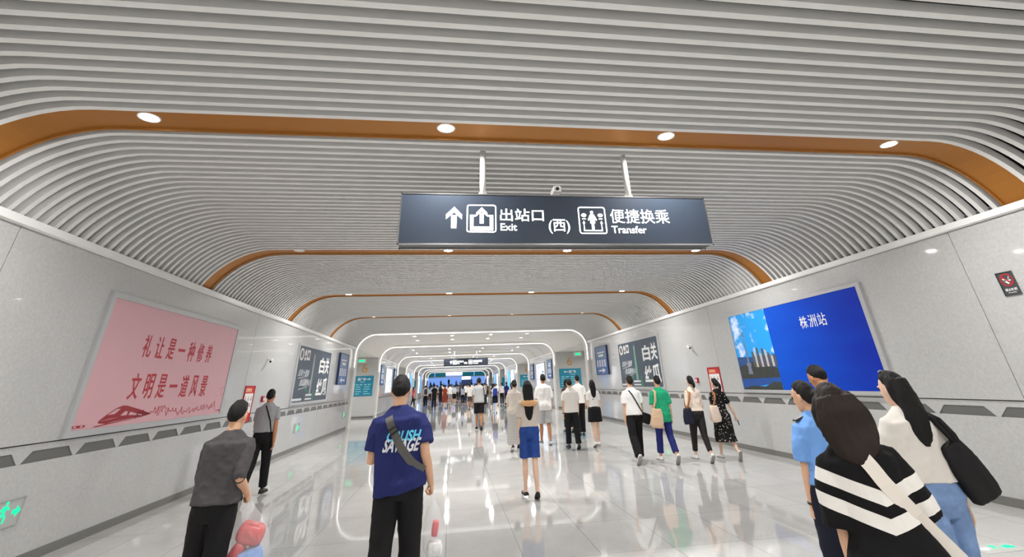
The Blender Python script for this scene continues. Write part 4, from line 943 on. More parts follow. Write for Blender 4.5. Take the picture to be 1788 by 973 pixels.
def person(label, x, y, H, sex, pose, skin='mid', hair=('short', {}), hcol='black', top=None, bottom=None, shoes=(M_SHOE_BLACK, M_SOLE_BLACK), heading=0.0, group=None, vox=0.010, detail=True, flatshoe=False, girth=1.0):
    """heading: radians to the left of straight ahead"""
    B = skeleton(sex, pose); sc = H / 1.742; S = Matrix.Diagonal((sc * girth, sc * girth, sc, 1))
    bm = body_mesh(B, 0.0065 if detail else vox, detail)
    root = put(bm, 'person', SKIN[skin], S, None); root.location = (x, y, 0); root.rotation_euler = (0, 0, heading); tag(root, label, 'person', group)
    F = Fig(); F.B = B; F.S = S; F.root = root; F.sc = sc; F.parts = {}
    if detail:
        for sg in (-1, 1):
            e = MB(); e.ell(B.Hp(sg * 0.030, 0.099, 1.605), (.011, .006, .006), 10, 6, B.HM); eo = e.build('eye', M_EYE, root, True); eo.data.transform(S)
    hs, hk = hair
    F.parts['hair'] = put(hair_mesh(B, 0.008 if detail else vox, hs, **hk), 'hair', HAIR[hcol], S, root)
    for slot in (top, bottom):
        if not slot: continue
        kind, m, kw = slot; nm = kw.pop('part', kind) if 'part' in kw else kind
        if kind in ('shirt', 'blouse', 'sweater', 'cardigan', 'bodice', 'polo_shirt'): me = shirt_mesh(B, vox, **kw)
        elif kind in ('trousers', 'shorts', 'jeans'): me = trousers_mesh(B, vox, **kw)
        else: me = skirt_mesh(B, vox, **kw)
        F.parts[kind] = put(me, kind, m, S, root)
    k0 = len(root.children)
    for s in 'lr': shoe_parts(B, s, shoes, root, flat=flatshoe)
    for c in root.children:
        if c.name.startswith('shoe'):
            c.data.transform(S)
            for q in c.children: q.data.transform(S)
    return F
def tree_of(o):
    me = o.data; return BVHTree.FromPolygons([v.co.copy() for v in me.vertices], [tuple(p.vertices) for p in me.polygons])
def world_of(F, p): return F.root.matrix_basis @ (F.S @ Vector(p))
def on_back(tree, x, z, side=-1, far=1.0):
    """point on a garment met from behind (side -1) or from the front (+1)"""
    hit = tree.ray_cast(Vector((x, side * far, z)), Vector((0, -side, 0)))
    return hit[0]
def strap(F, garments, pts, w, name, m, parent, origin, thick=0.004, side=-1, steps=26):
    """flat band lying on the garments; pts are (x, z) in figure coordinates"""
    trees = [tree_of(F.parts[g]) for g in garments if g in F.parts]
    P2 = []
    for i in range(steps + 1):
        t = i / steps * (len(pts) - 1); k = min(int(t), len(pts) - 2); f = t - k
        P2.append(np.array(pts[k]) * (1 - f) + np.array(pts[k + 1]) * f)
    C = []; last = None
    for p in P2:
        ys = [h for h in (on_back(t, p[0], p[1], side) for t in trees) if h is not None]
        if ys: y = (min(h.y for h in ys) if side < 0 else max(h.y for h in ys)); last = y
        else: y = last if last is not None else 0
        C.append(np.array((p[0], y + side * 0.004, p[1])))
    # smooth the depth
    for _ in range(3):
        for i in range(1, len(C) - 1): C[i][1] = min(C[i][1], (C[i - 1][1] + C[i + 1][1]) / 2) if side < 0 else max(C[i][1], (C[i - 1][1] + C[i + 1][1]) / 2)
    rings = []
    for i, c in enumerate(C):
        t = C[min(i + 1, len(C) - 1)] - C[max(i - 1, 0)]; t /= np.linalg.norm(t) + 1e-9
        b = np.cross(t, np.array((0, side, 0))); b /= np.linalg.norm(b) + 1e-9
        n = np.array((0, side * thick, 0)); rings.append([c - b * w / 2, c + b * w / 2, c + b * w / 2 + n, c - b * w / 2 + n])
    mb = MB(); mb.loft(rings); mb.v = [tuple(np.array(v) - origin) for v in mb.v]
    return mb.build(name, m, parent), C
def thing_at(F, name, o, label, cat, group=None):
    """an Empty placed at figure point o, turned like the figure"""
    r = empty(name, F.root.matrix_basis @ Vector(o), F.root.rotation_euler.z); tag(r, label, cat, group); return r

# ---------------------------------------------------------------- the people near enough to read
def chevron_mat():
    m = bpy.data.materials.new('chevron_knit'); m.use_nodes = True; nt = m.node_tree; N = nt.nodes; L = nt.links; b = N['Principled BSDF']; b.inputs['Roughness'].default_value = 0.9; b.inputs['Specular IOR Level'].default_value = 0.2
    tc = N.new('ShaderNodeTexCoord'); sp = N.new('ShaderNodeSeparateXYZ'); L.new(tc.outputs['Object'], sp.inputs[0])
    ab = N.new('ShaderNodeMath'); ab.operation = 'ABSOLUTE'; L.new(sp.outputs[0], ab.inputs[0])
    ma = N.new('ShaderNodeMath'); ma.operation = 'MULTIPLY_ADD'; ma.inputs[1].default_value = -0.34; L.new(ab.outputs[0], ma.inputs[0]); L.new(sp.outputs[2], ma.inputs[2])
    su = N.new('ShaderNodeMath'); su.operation = 'SUBTRACT'; su.inputs[1].default_value = 0.985; L.new(ma.outputs[0], su.inputs[0])
    dv = N.new('ShaderNodeMath'); dv.operation = 'DIVIDE'; dv.inputs[1].default_value = 0.098; L.new(su.outputs[0], dv.inputs[0])
    fr = N.new('ShaderNodeMath'); fr.operation = 'FRACT'; L.new(dv.outputs[0], fr.inputs[0])
    gt = N.new('ShaderNodeMath'); gt.operation = 'LESS_THAN'; gt.inputs[1].default_value = 0.57; L.new(fr.outputs[0], gt.inputs[0])
    l2 = N.new('ShaderNodeMath'); l2.operation = 'LESS_THAN'; l2.inputs[1].default_value = 2.0; L.new(dv.outputs[0], l2.inputs[0])
    g2 = N.new('ShaderNodeMath'); g2.operation = 'GREATER_THAN'; g2.inputs[1].default_value = 0.0; L.new(dv.outputs[0], g2.inputs[0])
    m1 = N.new('ShaderNodeMath'); m1.operation = 'MULTIPLY'; L.new(gt.outputs[0], m1.inputs[0]); L.new(l2.outputs[0], m1.inputs[1])
    m2 = N.new('ShaderNodeMath'); m2.operation = 'MULTIPLY'; L.new(m1.outputs[0], m2.inputs[0]); L.new(g2.outputs[0], m2.inputs[1])
    mx = N.new('ShaderNodeMix'); mx.data_type = 'RGBA'; mx.inputs[6].default_value = rgb(20, 19, 20); mx.inputs[7].default_value = rgb(226, 222, 216); L.new(m2.outputs[0], mx.inputs[0]); L.new(mx.outputs[2], b.inputs['Base Color'])
    n = N.new('ShaderNodeTexNoise'); n.inputs['Scale'].default_value = 220; L.new(tc.outputs['Object'], n.inputs['Vector']); bp = N.new('ShaderNodeBump'); bp.inputs['Strength'].default_value = 0.2; bp.inputs['Distance'].default_value = 0.01; L.new(n.outputs['Fac'], bp.inputs['Height']); L.new(bp.outputs[0], b.inputs['Normal'])
    return m
def spots_mat(name, c0, c1, scale, size):
    m = bpy.data.materials.new(name); m.use_nodes = True; nt = m.node_tree; N = nt.nodes; L = nt.links; b = N['Principled BSDF']; b.inputs['Roughness'].default_value = 0.8; b.inputs['Specular IOR Level'].default_value = 0.2
    tc = N.new('ShaderNodeTexCoord'); v = N.new('ShaderNodeTexVoronoi'); v.inputs['Scale'].default_value = scale; L.new(tc.outputs['Object'], v.inputs['Vector'])
    lt = N.new('ShaderNodeMath'); lt.operation = 'LESS_THAN'; lt.inputs[1].default_value = size; L.new(v.outputs['Distance'], lt.inputs[0])
    mx = N.new('ShaderNodeMix'); mx.data_type = 'RGBA'; mx.inputs[6].default_value = c0; mx.inputs[7].default_value = c1; L.new(lt.outputs[0], mx.inputs[0]); L.new(mx.outputs[2], b.inputs['Base Color']); return m
def stripes_mat(name, c0, c1, period, duty=0.5):
    m = bpy.data.materials.new(name); m.use_nodes = True; nt = m.node_tree; N = nt.nodes; L = nt.links; b = N['Principled BSDF']; b.inputs['Roughness'].default_value = 0.85; b.inputs['Specular IOR Level'].default_value = 0.2
    tc = N.new('ShaderNodeTexCoord'); sp = N.new('ShaderNodeSeparateXYZ'); L.new(tc.outputs['Object'], sp.inputs[0])
    dv = N.new('ShaderNodeMath'); dv.operation = 'DIVIDE'; dv.inputs[1].default_value = period; L.new(sp.outputs[2], dv.inputs[0]); fr = N.new('ShaderNodeMath'); fr.operation = 'FRACT'; L.new(dv.outputs[0], fr.inputs[0])
    lt = N.new('ShaderNodeMath'); lt.operation = 'LESS_THAN'; lt.inputs[1].default_value = duty; L.new(fr.outputs[0], lt.inputs[0])
    mx = N.new('ShaderNodeMix'); mx.data_type = 'RGBA'; mx.inputs[6].default_value = c0; mx.inputs[7].default_value = c1; L.new(lt.outputs[0], mx.inputs[0]); L.new(mx.outputs[2], b.inputs['Base Color']); return m
C_BLACK = fabric('cloth_black', rgb(23, 22, 23)); C_NAVY = fabric('cloth_navy', rgb(33, 40, 92)); C_CHAR = fabric('cloth_charcoal', rgb(74, 71, 72), var=0.08, vscale=30)
C_GREY = fabric('cloth_grey', rgb(150, 150, 152)); C_WHITE = fabric('cloth_white', rgb(228, 226, 222)); C_OFF = fabric('cloth_offwhite', rgb(216, 210, 202)); C_BEIGE = fabric('cloth_beige', rgb(198, 188, 176))
C_DENIM = fabric('denim_blue', rgb(40, 70, 138), var=0.22, vscale=14); C_DENIML = fabric('denim_light', rgb(116, 142, 182), var=0.25, vscale=9); C_GREEN = fabric('cloth_green', rgb(34, 158, 112)); C_CREAM = fabric('cloth_cream', rgb(232, 214, 194))
C_POLICE = fabric('shirt_blue', rgb(112, 158, 220)); C_DNAVY = fabric('trouser_dark_navy', rgb(24, 26, 40)); C_LGREY = fabric('cloth_light_grey', rgb(178, 178, 178)); C_INDIGO = fabric('cloth_indigo', rgb(34, 42, 104), var=0.12, vscale=10)
C_BROWNBLK = fabric('trouser_brown_black', rgb(40, 36, 36)); C_LACE = fabric('lace_cream', rgb(206, 196, 184), var=0.18, vscale=60, bump=0.5, bscale=70)
TR = dict(w=(.098, .080, .074)); SLIM = dict(w=(.092, .068, .060), hem=0.06)

# man in the charcoal sweater, bottom left, and his shopping bag
F1 = person('man in a charcoal long-sleeved sweater carrying a clear bag of packages at the left', -1.80, 4.78, 1.55, 'm', P(A_SMALL, lean=0.10, nod=0.10, turn=-0.15, larm=(0.30, 0.14, 0.9, 0.1), rarm=(-0.42, 0.12, 1.45, 0.02), rcurl=1.05), 'mid', ('short', dict(vol=1.1)), 'black',
            ('sweater', C_CHAR, dict(hem=0.92, ease=0.030, long=True, sleeve=0.10, sw=0.078, seed=11, amp=0.009)), ('trousers', C_BLACK, dict(w=(.104, .086, .080), seed=12)), vox=0.008)
F2 = person('man in a grey polo shirt with a thin black strap, by the left wall', -3.38, 10.5, 1.68, 'm', P(B_WALK, larm=(0.20, 0.10, 0.7, 0.1), rarm=(-0.12, 0.14, 0.15), nod=0.05), 'tan', ('short', dict(vol=0.8)), 'black',
            ('polo_shirt', C_GREY, dict(hem=0.99, ease=0.020, sleeve=0.62, seed=13, collar=0.01)), ('trousers', C_BLACK, dict(waist=1.04, seed=14, **TR)))
F3 = person('man in a navy T-shirt with blue and white lettering on his back', -0.39, 4.68, 1.70, 'm', P(B_SMALL, nod=0.18, lean=0.03, side=-0.075, tilt=0.05, larm=(0.10, 0.24, 1.75, 0.35), rarm=(-0.22, 0.17, 0.75, 0.02), rcurl=0.95, spread=0.04), 'mid', ('short', dict(vol=1.0)), 'black',
            ('shirt', C_NAVY, dict(hem=0.855, ease=0.034, sleeve=0.72, sw=0.088, seed=15, amp=0.010, hemtilt=0.10)), ('trousers', C_BLACK, dict(w=(.102, .084, .082), seed=16)), vox=0.008, girth=1.04)
F4 = person('woman in beige top and blue denim shorts with long dark hair, centre', 1.30, 8.80, 1.63, 'f', P(A_SMALL, larm=(-0.02, 0.10, 0.15), rarm=(0.35, 0.06, 0.9, 0.2), spread=-0.02), 'light', ('long', dict(length=0.47, width=0.92)), 'black',
            ('shirt', C_BEIGE, dict(hem=0.99, ease=0.026, sleeve=0.80, sw=0.078, seed=17)), ('shorts', C_DENIM, dict(hem=-0.88, waist=1.04, w=(.092, .094, .09), ease=0.012, seed=18)), flatshoe=True)
F5 = person('woman in a cream lace cardigan and long grey striped skirt, left of the denim-shorts walker', 1.76, 14.46, 1.68, 'f', P(B_SMALL, larm=(0.30, 0.18, 0.8, 0.2), rarm=(0.05, 0.10, 0.3)), 'light', ('bun', dict(vol=1.5)), 'brown',
            ('cardigan', C_LACE, dict(hem=0.78, ease=0.036, flare=0.06, sleeve=0.9, sw=0.088, seed=19, amp=0.012)), ('skirt', stripes_mat('skirt_grey_stripe', rgb(150, 147, 143), rgb(196, 193, 188), 0.035, 0.55), dict(hem=0.14, r1=(.24, .20), seed=20)), shoes=(M_SHOE_BLACK, M_SHOE_WHITE))
F6 = person('tall man in a loose white T-shirt and light grey shorts', 2.74, 15.30, 1.80, 'm', P(A_SMALL, larm=(0.05, 0.14, 0.4), rarm=(0.0, 0.14, 0.3), nod=0.08), 'tan', ('short', dict(vol=1.1)), 'black',
            ('shirt', C_WHITE, dict(hem=0.80, ease=0.045, flare=0.05, sleeve=0.95, sw=0.095, seed=21, amp=0.013)), ('shorts', C_LGREY, dict(hem=-1.0, w=(.108, .105, .1), seed=22)), shoes=(mat('shoe_grey', rgb(120, 112, 102), 0.6), M_SHOE_WHITE))
F7 = person('man in a white polo shirt, black trousers and wristwatch, before the right teal sign', 3.25, 14.05, 1.64, 'm', P(A_SMALL, larm=(-0.04, 0.12, 0.2), rarm=(0.0, 0.10, 0.25), nod=0.1), 'mid', ('short', dict()), 'black',
            ('polo_shirt', C_OFF, dict(hem=0.86, ease=0.030, sleeve=0.75, sw=0.086, seed=23, collar=0.015)), ('trousers', C_BLACK, dict(seed=24, **TR)), girth=1.07)
F8 = person('man in a plain white T-shirt and black trousers, just behind the white-polo man', 4.17, 16.80, 1.745, 'm', P(B_SMALL, nod=0.1), 'mid', ('short', dict()), 'black',
            ('shirt', C_WHITE, dict(hem=0.90, ease=0.032, sleeve=0.8, sw=0.088, seed=25)), ('trousers', C_BLACK, dict(seed=26, **TR)))
F8b = person('person with black hair mostly hidden between the two white-shirted men by the teal sign', 4.12, 18.30, 1.66, 'f', A_SMALL, 'mid', ('bob', dict(length=0.08)), 'black',
             ('shirt', C_CHAR, dict(hem=0.92, seed=27)), ('trousers', C_BLACK, dict(seed=28, **SLIM)), detail=False, vox=0.014)
F9 = person('woman with long black hair, white sleeves and a short flared black skirt', 3.95, 14.25, 1.60, 'f', P(B_SMALL, larm=(0.0, 0.10, 0.2), rarm=(-0.05, 0.10, 0.15), spread=0.0), 'light', ('long', dict(length=0.33, width=0.9)), 'black',
            ('shirt', C_WHITE, dict(hem=0.98, ease=0.016, sleeve=0.72, sw=0.070, seed=29)), ('skirt', C_BLACK, dict(waist=1.20, hem=0.60, r1=(.215, .17), seed=30, pleat=0.015, shape=0.9)), shoes=(M_SHOE_WHITE, M_SOLE))
F10 = person('man in a white T-shirt with a black crossbody strap, right of centre', 4.00, 11.25, 1.655, 'm', P(B_WALK, lleg=(-0.16, 0.45, 0.85), larm=(-0.08, 0.13, 0.2), rarm=(0.0, 0.16, 0.25)), 'mid', ('short', dict(vol=1.2)), 'brown',
             ('shirt', C_WHITE, dict(hem=0.91, ease=0.030, sleeve=0.80, sw=0.090, seed=31, amp=0.010)), ('trousers', C_BLACK, dict(w=(.104, .09, .088), hem=0.0, seed=32)), shoes=(M_SHOE_WHITE, M_SOLE))
F11 = person('person in a long green T-shirt and blue trousers with a beige tote', 4.55, 11.0, 1.625, 'm', P(A_WALK, rleg=(-0.14, 0.42, 0.8), larm=(-0.10, 0.12, 0.35), rarm=(-0.12, 0.12, 0.2)), 'mid', ('short', dict(vol=1.15)), 'black',
             ('shirt', C_GREEN, dict(hem=0.76, ease=0.026, sleeve=0.85, sw=0.088, seed=33, amp=0.012)), ('trousers', C_INDIGO, dict(w=(.094, .076, .072), hem=0.07, seed=34)), shoes=(M_SHOE_WHITE, M_SOLE))
F12 = person('woman in a cream blouse and black trousers with a dark bag on her left shoulder', 5.26, 10.85, 1.60, 'f', P(A_WALK, rleg=(-0.18, 0.30, 0.7, -0.03), larm=(-0.12, 0.16, 0.3), rarm=(0.02, 0.12, 0.25)), 'light', ('pony', dict(length=0.02, vol=1.1)), 'black',
             ('blouse', C_CREAM, dict(hem=0.97, ease=0.034, sleeve=0.12, long=True, sw=0.078, seed=35, amp=0.011)), ('trousers', C_BROWNBLK, dict(w=(.100, .074, .058), hem=0.08, waist=1.05, seed=36)), shoes=(M_SHOE_WHITE, M_SOLE))
M_FLORAL = spots_mat('floral_black', rgb(22, 21, 22), rgb(206, 192, 168), 21, 0.22)
F13 = person('woman in a black floral midi dress holding a phone, nearest the right wall notice', 5.86, 10.9, 1.545, 'f', P(A_WALK, rleg=(-0.10, 0.55, 1.0), larm=(0.05, 0.14, 0.6, 0.1), rarm=(-0.12, 0.42, 0.15, 0.02), rcurl=0.9, turn=0.3), 'light', ('pony', dict(length=0.10, vol=1.2)), 'black',
             ('bodice', M_FLORAL, dict(hem=0.94, ease=0.014, sleeve=0.80, sw=0.070, seed=37)), ('dress_skirt', M_FLORAL, dict(waist=1.10, hem=0.36, r1=(.25, .20), seed=38, pleat=0.03)), shoes=(M_SHOE_WHITE, M_SOLE))
F14 = person('tall man in a grey T-shirt and black shorts walking ahead, in the middle distance', 1.15, 21.3, 1.83, 'm', P(A_SMALL, spread=-0.02, larm=(0.0, 0.15, 0.25), rarm=(0.0, 0.12, 0.2)), 'tan', ('short', dict(vol=1.0)), 'black',
             ('shirt', C_LGREY, dict(hem=0.86, ease=0.036, sleeve=0.85, sw=0.092, seed=39)), ('shorts', C_BLACK, dict(hem=-0.92, w=(.11, .112, .1), seed=40)), vox=0.012)
F15 = person('woman officer in a light blue short-sleeved shirt and dark trousers, at the right', 2.70, 3.66, 1.545, 'f', P(A_SMALL, nod=0.18, turn=0.55, larm=(0.02, 0.12, 0.12, 0.05), rarm=(0.2, 0.1, 0.5), lcurl=0.6), 'mid', ('bun', dict(vol=1.25)), 'black',
             ('shirt', C_POLICE, dict(hem=0.98, ease=0.030, sleeve=0.82, sw=0.082, seed=41, amp=0.010, collar=0.012)), ('trousers', C_DNAVY, dict(waist=1.04, w=(.108, .086, .080), ease=0.018, seed=42)), vox=0.008, heading=-0.2)
F16 = person('woman with brown hair in a black sweater with white chevron stripes, closest at lower right', 1.94, 2.34, 1.545, 'f', P(B_SMALL, side=-0.11, turn=0.25, larm=(-0.02, 0.16, 0.25, 0.06), rarm=(0.20, 0.22, 0.7, 0.0), nod=0.05), 'mid', ('long', dict(length=0.21, width=1.42, vol=1.4)), 'brown',
             ('sweater', chevron_mat(), dict(hem=0.90, ease=0.045, flare=0.10, sleeve=0.98, sw=0.098, seed=43, amp=0.008)), ('trousers', C_BLACK, dict(w=(.112, .10, .10), ease=0.03, seed=44)), vox=0.008, heading=-0.52)
F17 = person('man with cropped hair and a pink lanyard looking down, in front of the blue poster', 3.56, 4.46, 1.69, 'm', P(A_SMALL, nod=0.50, lean=0.14, larm=(0.4, 0.15, 1.2, 0.3), rarm=(0.4, 0.15, 1.2, 0.3)), 'tan', ('short', dict(vol=0.8)), 'black',
             ('shirt', fabric('cloth_dark', rgb(36, 36, 42)), dict(hem=0.90, seed=45)), ('trousers', C_BLACK, dict(seed=46, **TR)))
F18 = person('woman in white top and blue jeans with long black hair, beside the right wall', 3.14, 3.30, 1.585, 'f', P(B_SMALL, nod=0.10, turn=0.35, larm=(0.30, 0.14, 1.35, 0.15), rarm=(-0.05, 0.16, 0.2), lcurl=0.8), 'light', ('long', dict(length=0.34, width=0.95)), 'black',
             ('shirt', C_OFF, dict(hem=1.00, ease=0.036, sleeve=0.86, sw=0.086, seed=47, amp=0.010)), ('jeans', C_DENIML, dict(waist=1.05, w=(.104, .084, .076), ease=0.018, seed=48)), vox=0.008, heading=-0.15)

# lettering on the navy T-shirt, wrapped onto the cloth
def back_print(F, garment, body, x0, x1, z0, z1, m, name, shear=0.0, bold=0.03):
    t = tree_of(F.parts[garment]); v, f = text_geo(body, bold); lo = v.min(0); hi = v.max(0); out = []
    for p in v:
        a = (p[0] - lo[0]) / (hi[0] - lo[0]); b = (p[1] - lo[1]) / (hi[1] - lo[1]); x = x0 + (x1 - x0) * a + shear * (b - .5); z = z0 + (z1 - z0) * b
        h = on_back(t, x, z); y = h.y if h else -0.12; out.append((x, y - (0.0045 if p[2] > 0 else 0.001), z))
    mb = MB(); mb.add(out, f); return mb.build(name, m, F.parts[garment], fix=False)
back_print(F3, 'shirt', 'CRUSH', -0.115, 0.150, 1.225, 1.30, mat('print_cyan', rgb(96, 200, 232), 0.6), 'cyan_lettering', 0.02, 0.03)
back_print(F3, 'shirt', 'SAVAGE', -0.135, 0.150, 1.150, 1.245, mat('print_white', rgb(214, 214, 216), 0.6), 'white_lettering', 0.03, 0.03)

# ---------------------------------------------------------------- bags, phones and other things people carry
def blob_bag(mb, rings): mb.loft(rings)
def rounded_box(c, sx, sy, sz, top=1.0, bulge=0.12, n=7):
    """soft bag body: rings of a rounded rectangle from the bottom up"""
    rings = []
    for i in range(n + 1):
        t = i / n; k = (1 - bulge) + bulge * math.sin(PI * min(1, t * 1.05)); k *= 1 + (top - 1) * t
        if i in (0, n): k *= 0.93
        rings.append(ellring((c[0], c[1], c[2] + sz * t), sx * k, sy * k, 28, p=4.0))
    return rings
def bag_body(F, r, origin, c, sx, sy, sz, m, name='bag_body', top=1.0, tilt=0.0, vox=None, amp=0.006, seed=1):
    mb = MB(); mb.loft(rounded_box((0, 0, 0), sx, sy, sz, top)); M = ry(tilt)
    mb.v = [tuple(M @ np.array(v) + np.array(c) - np.array(origin)) for v in mb.v]
    me = meld(mb, name, vox or 0.012, 2); folds(me, amp, (9, 9, 7), seed); me.materials.append(m); return link(name, me, r)
def handle_tube(r, origin, pts, rad, m, name='handle'):
    mb = MB(); mb.tube([np.array(p) - np.array(origin) for p in pts], rad, 8); return mb.build(name, m, r, True)
SCL = lambda F, p: np.array(p) * F.sc
M_CLEAR = bpy.data.materials.new('clear_plastic_film'); M_CLEAR.use_nodes = True
_nt = M_CLEAR.node_tree; _b = _nt.nodes['Principled BSDF']; _b.inputs['Base Color'].default_value = (0.9, 0.92, 0.94, 1); _b.inputs['Roughness'].default_value = 0.15; _b.inputs['Alpha'].default_value = 0.17
def plastic_bag(F, s, label, w, d, h, neck, packs, seed):
    g = np.array(F.B.T(0, 0, 0)) * 0 + grip_point(F.B, s) * F.sc
    o = g - np.array((0, 0, neck + h)); o = np.array((o[0] + 0.06, o[1], o[2]))
    r = thing_at(F, 'plastic_bag', o, label, 'bag')
    mb = MB(); rings = []
    for t, k, kk in ((0, .55, .5), (.04, .8, .75), (.15, .97, .95), (.4, 1.0, 1.0), (.65, .86, .88), (.82, .55, .6), (.93, .25, .3), (1.0, .10, .16)):
        rings.append(ellring((-0.03 * t, 0, (neck * 0.75 + h) * t), w * k, d * kk, 36, wob=lambda q: 0.05 * math.sin(5 * q + seed) + 0.03 * math.sin(11 * q)))
    mb.loft(rings); me = mb.mesh('film'); me.polygons.foreach_set('use_smooth', [True] * len(me.polygons)); folds(me, 0.010, (8, 8, 5), seed); me.materials.append(M_CLEAR); link('film', me, r)
    mb = MB()
    for sg in (-1, 1): mb.tube([(-0.03 + sg * 0.02, sg * 0.01, neck * 0.75 + h - 0.02), (-0.03 + sg * 0.012, sg * 0.006, neck + h - 0.03), (-0.03, 0, neck + h + 0.01)], [.012, .009, .007], 8)
    mb.build('handle', M_CLEAR, r, True)
    for (c, e, rot, m, lab) in packs:
        pr = MB(); pr.loft(rounded_box((0, 0, -e[2] / 2), e[0], e[1], e[2], 0.95, 0.15)); R = rz(rot[2]) @ ry(rot[1]) @ rx(rot[0]); pr.v = [tuple(R @ np.array(v)) for v in pr.v]
        ob = pr.build('package', m, None, True); ob.matrix_world = Matrix.Translation(F.root.matrix_basis @ Vector(o + np.array(c))) @ Matrix.Rotation(F.root.rotation_euler.z, 4, 'Z'); tag(ob, lab, 'package', 'packages in the clear bags')
    return r
pk = lambda n, c: mat(n, c, 0.35, var=0.25, vscale=22)
plastic_bag(F1, 'r', 'large clear plastic bag of red, blue and white packages held by the charcoal-sweater man', 0.185, 0.15, 0.44, 0.10, [
    ((0.02, -0.02, 0.325), (.105, .07, .12), (0.2, 0.3, 0.2), pk('pack_red', rgb(214, 62, 58)), 'red package at the top of the large clear bag'),
    ((-0.06, -0.05, 0.20), (.05, .06, .16), (0, 0.5, 0), pk('pack_scarlet', rgb(196, 44, 48)), 'narrow scarlet package at the left side of the large clear bag'),
    ((0.05, -0.05, 0.17), (.10, .06, .13), (0.1, -0.2, 0.3), pk('pack_light_blue', rgb(128, 164, 222)), 'light blue package in the middle of the large clear bag'),
    ((-0.04, 0.0, 0.08), (.11, .08, .10), (0, 0.15, 0), pk('pack_blue', rgb(44, 92, 186)), 'deep blue package at the bottom of the large clear bag'),
    ((0.09, -0.01, 0.07), (.06, .07, .09), (0, -0.3, 0), pk('pack_white', rgb(222, 222, 226)), 'white package at the bottom of the large clear bag')], 3)
plastic_bag(F3, 'r', 'small clear plastic bag hanging from the right hand of the navy T-shirt man', 0.085, 0.07, 0.26, 0.16, [
    ((0.0, -0.01, 0.19), (.028, .03, .10), (0.1, 0.1, 0), pk('pack_crimson', rgb(204, 36, 48)), 'crimson package upright in the small clear bag'),
    ((0.0, 0.0, 0.06), (.065, .05, .09), (0, 0, 0), pk('pack_pale', rgb(214, 214, 212)), 'pale food box at the bottom of the small clear bag')], 7)

def crossbody(F, garments, pts, w, m_strap, label, body=None, name='crossbody_bag', buckle=None, front=None, bodyname='bag_body'):
    pts = [tuple(np.array(p) * F.sc) for p in pts]; o = np.array((pts[-1][0], -0.12, pts[-1][1]))
    r = thing_at(F, name, o, label, 'bag')
    st, Cn = strap(F, garments, pts, w, 'strap', m_strap, r, o)
    if front: strap(F, garments, [tuple(np.array(p) * F.sc) for p in front], w, 'front_strap', m_strap, r, o, side=1)
    if buckle:
        k = int(buckle * (len(Cn) - 1)); c = Cn[k]; t = Cn[k + 1] - Cn[k - 1]; t /= np.linalg.norm(t); b = np.cross(t, (0, -1, 0)); b /= np.linalg.norm(b); n = np.array((0, -1.0, 0))
        for sft in (-0.018, 0.018):
            mb = MB(); cc = c + t * sft - o; mb.add([cc - b * w * .6 - t * .007, cc + b * w * .6 - t * .007, cc + b * w * .6 + t * .007, cc - b * w * .6 + t * .007] + [q + n * 0.012 for q in (cc - b * w * .6 - t * .007, cc + b * w * .6 - t * .007, cc + b * w * .6 + t * .007, cc - b * w * .6 + t * .007)], [(0, 3, 2, 1), (4, 5, 6, 7), (0, 1, 5, 4), (1, 2, 6, 5), (2, 3, 7, 6), (3, 0, 4, 7)]); mb.build('buckle', M_BLACK, r)
    if body:
        c, sx, sy, sz, m, tilt = body; bag_body(F, r, o, SCL(F, c), sx, sy, sz, m, bodyname, tilt=tilt)
    return r
M_STRAPG = fabric('strap_grey', rgb(92, 90, 88)); M_STRAPB = fabric('strap_black', rgb(24, 24, 25)); M_BAGBLK = fabric('bag_black', rgb(27, 26, 27), 0.7); M_BAGNAVY = fabric('bag_navy', rgb(30, 32, 48), 0.6)
M_TOTE = fabric('tote_beige', rgb(208, 176, 146)); M_STRAPT = fabric('strap_tan', rgb(172, 116, 76), 0.6); M_CREAMLEATHER = mat('cream_leather', rgb(222, 202, 182), 0.5, bump=0.05)
crossbody(F3, ['shirt'], [(-0.118, 1.437), (-0.09, 1.37), (0.0, 1.215), (0.10, 1.10), (0.20, 1.03)], 0.062, M_STRAPG, 'grey sling strap with a black buckle across the navy T-shirt', buckle=0.34, front=[(-0.118, 1.43), (-0.06, 1.33), (0.08, 1.15), (0.20, 1.04)], body=((0.07, 0.215, 1.02), .12, .04, .17, M_BAGBLK, 0.0))
crossbody(F2, ['polo_shirt', 'trousers'], [(-0.02, 1.455), (0.04, 1.36), (0.11, 1.20), (0.150, 1.02), (0.155, 0.93)], 0.022, M_STRAPB, 'thin black shoulder strap with a small bag worn by the grey-polo man', body=((0.06, 0.20, 0.86), .10, .035, .16, M_BAGBLK, 0.0))
crossbody(F10, ['shirt', 'trousers'], [(-0.085, 1.445), (-0.03, 1.36), (0.06, 1.20), (0.15, 1.04), (0.19, 0.97)], 0.026, M_STRAPB, 'black crossbody bag at the right hip of the white T-shirt man', body=((0.235, -0.05, 0.76), .10, .05, .20, M_BAGBLK, 0.35))
def shoulder_bag(F, sg, label, c, sx, sy, sz, m, strap_pts, rad, m_strap, tilt=0.0, name='shoulder_bag', top=1.0, two=True, bodyname='bag_body', seed=1):
    """strap_pts: figure coordinates from the bag's mouth over the shoulder and back"""
    c = SCL(F, c); r = thing_at(F, name, c, label, 'bag'); bag_body(F, r, c, c, sx, sy, sz, m, bodyname, top, tilt, seed=seed)
    for k in range(2 if two else 1):
        off = np.array((sg * 0.0, 0.0, 0)) if k == 0 else np.array((-sg * 0.030, 0.012, 0.004))
        handle_tube(r, c, [SCL(F, p) + off * (0.2 if i in (0, len(strap_pts) - 1) else 1) for i, p in enumerate(strap_pts)], rad, m_strap, 'strap')
    return r
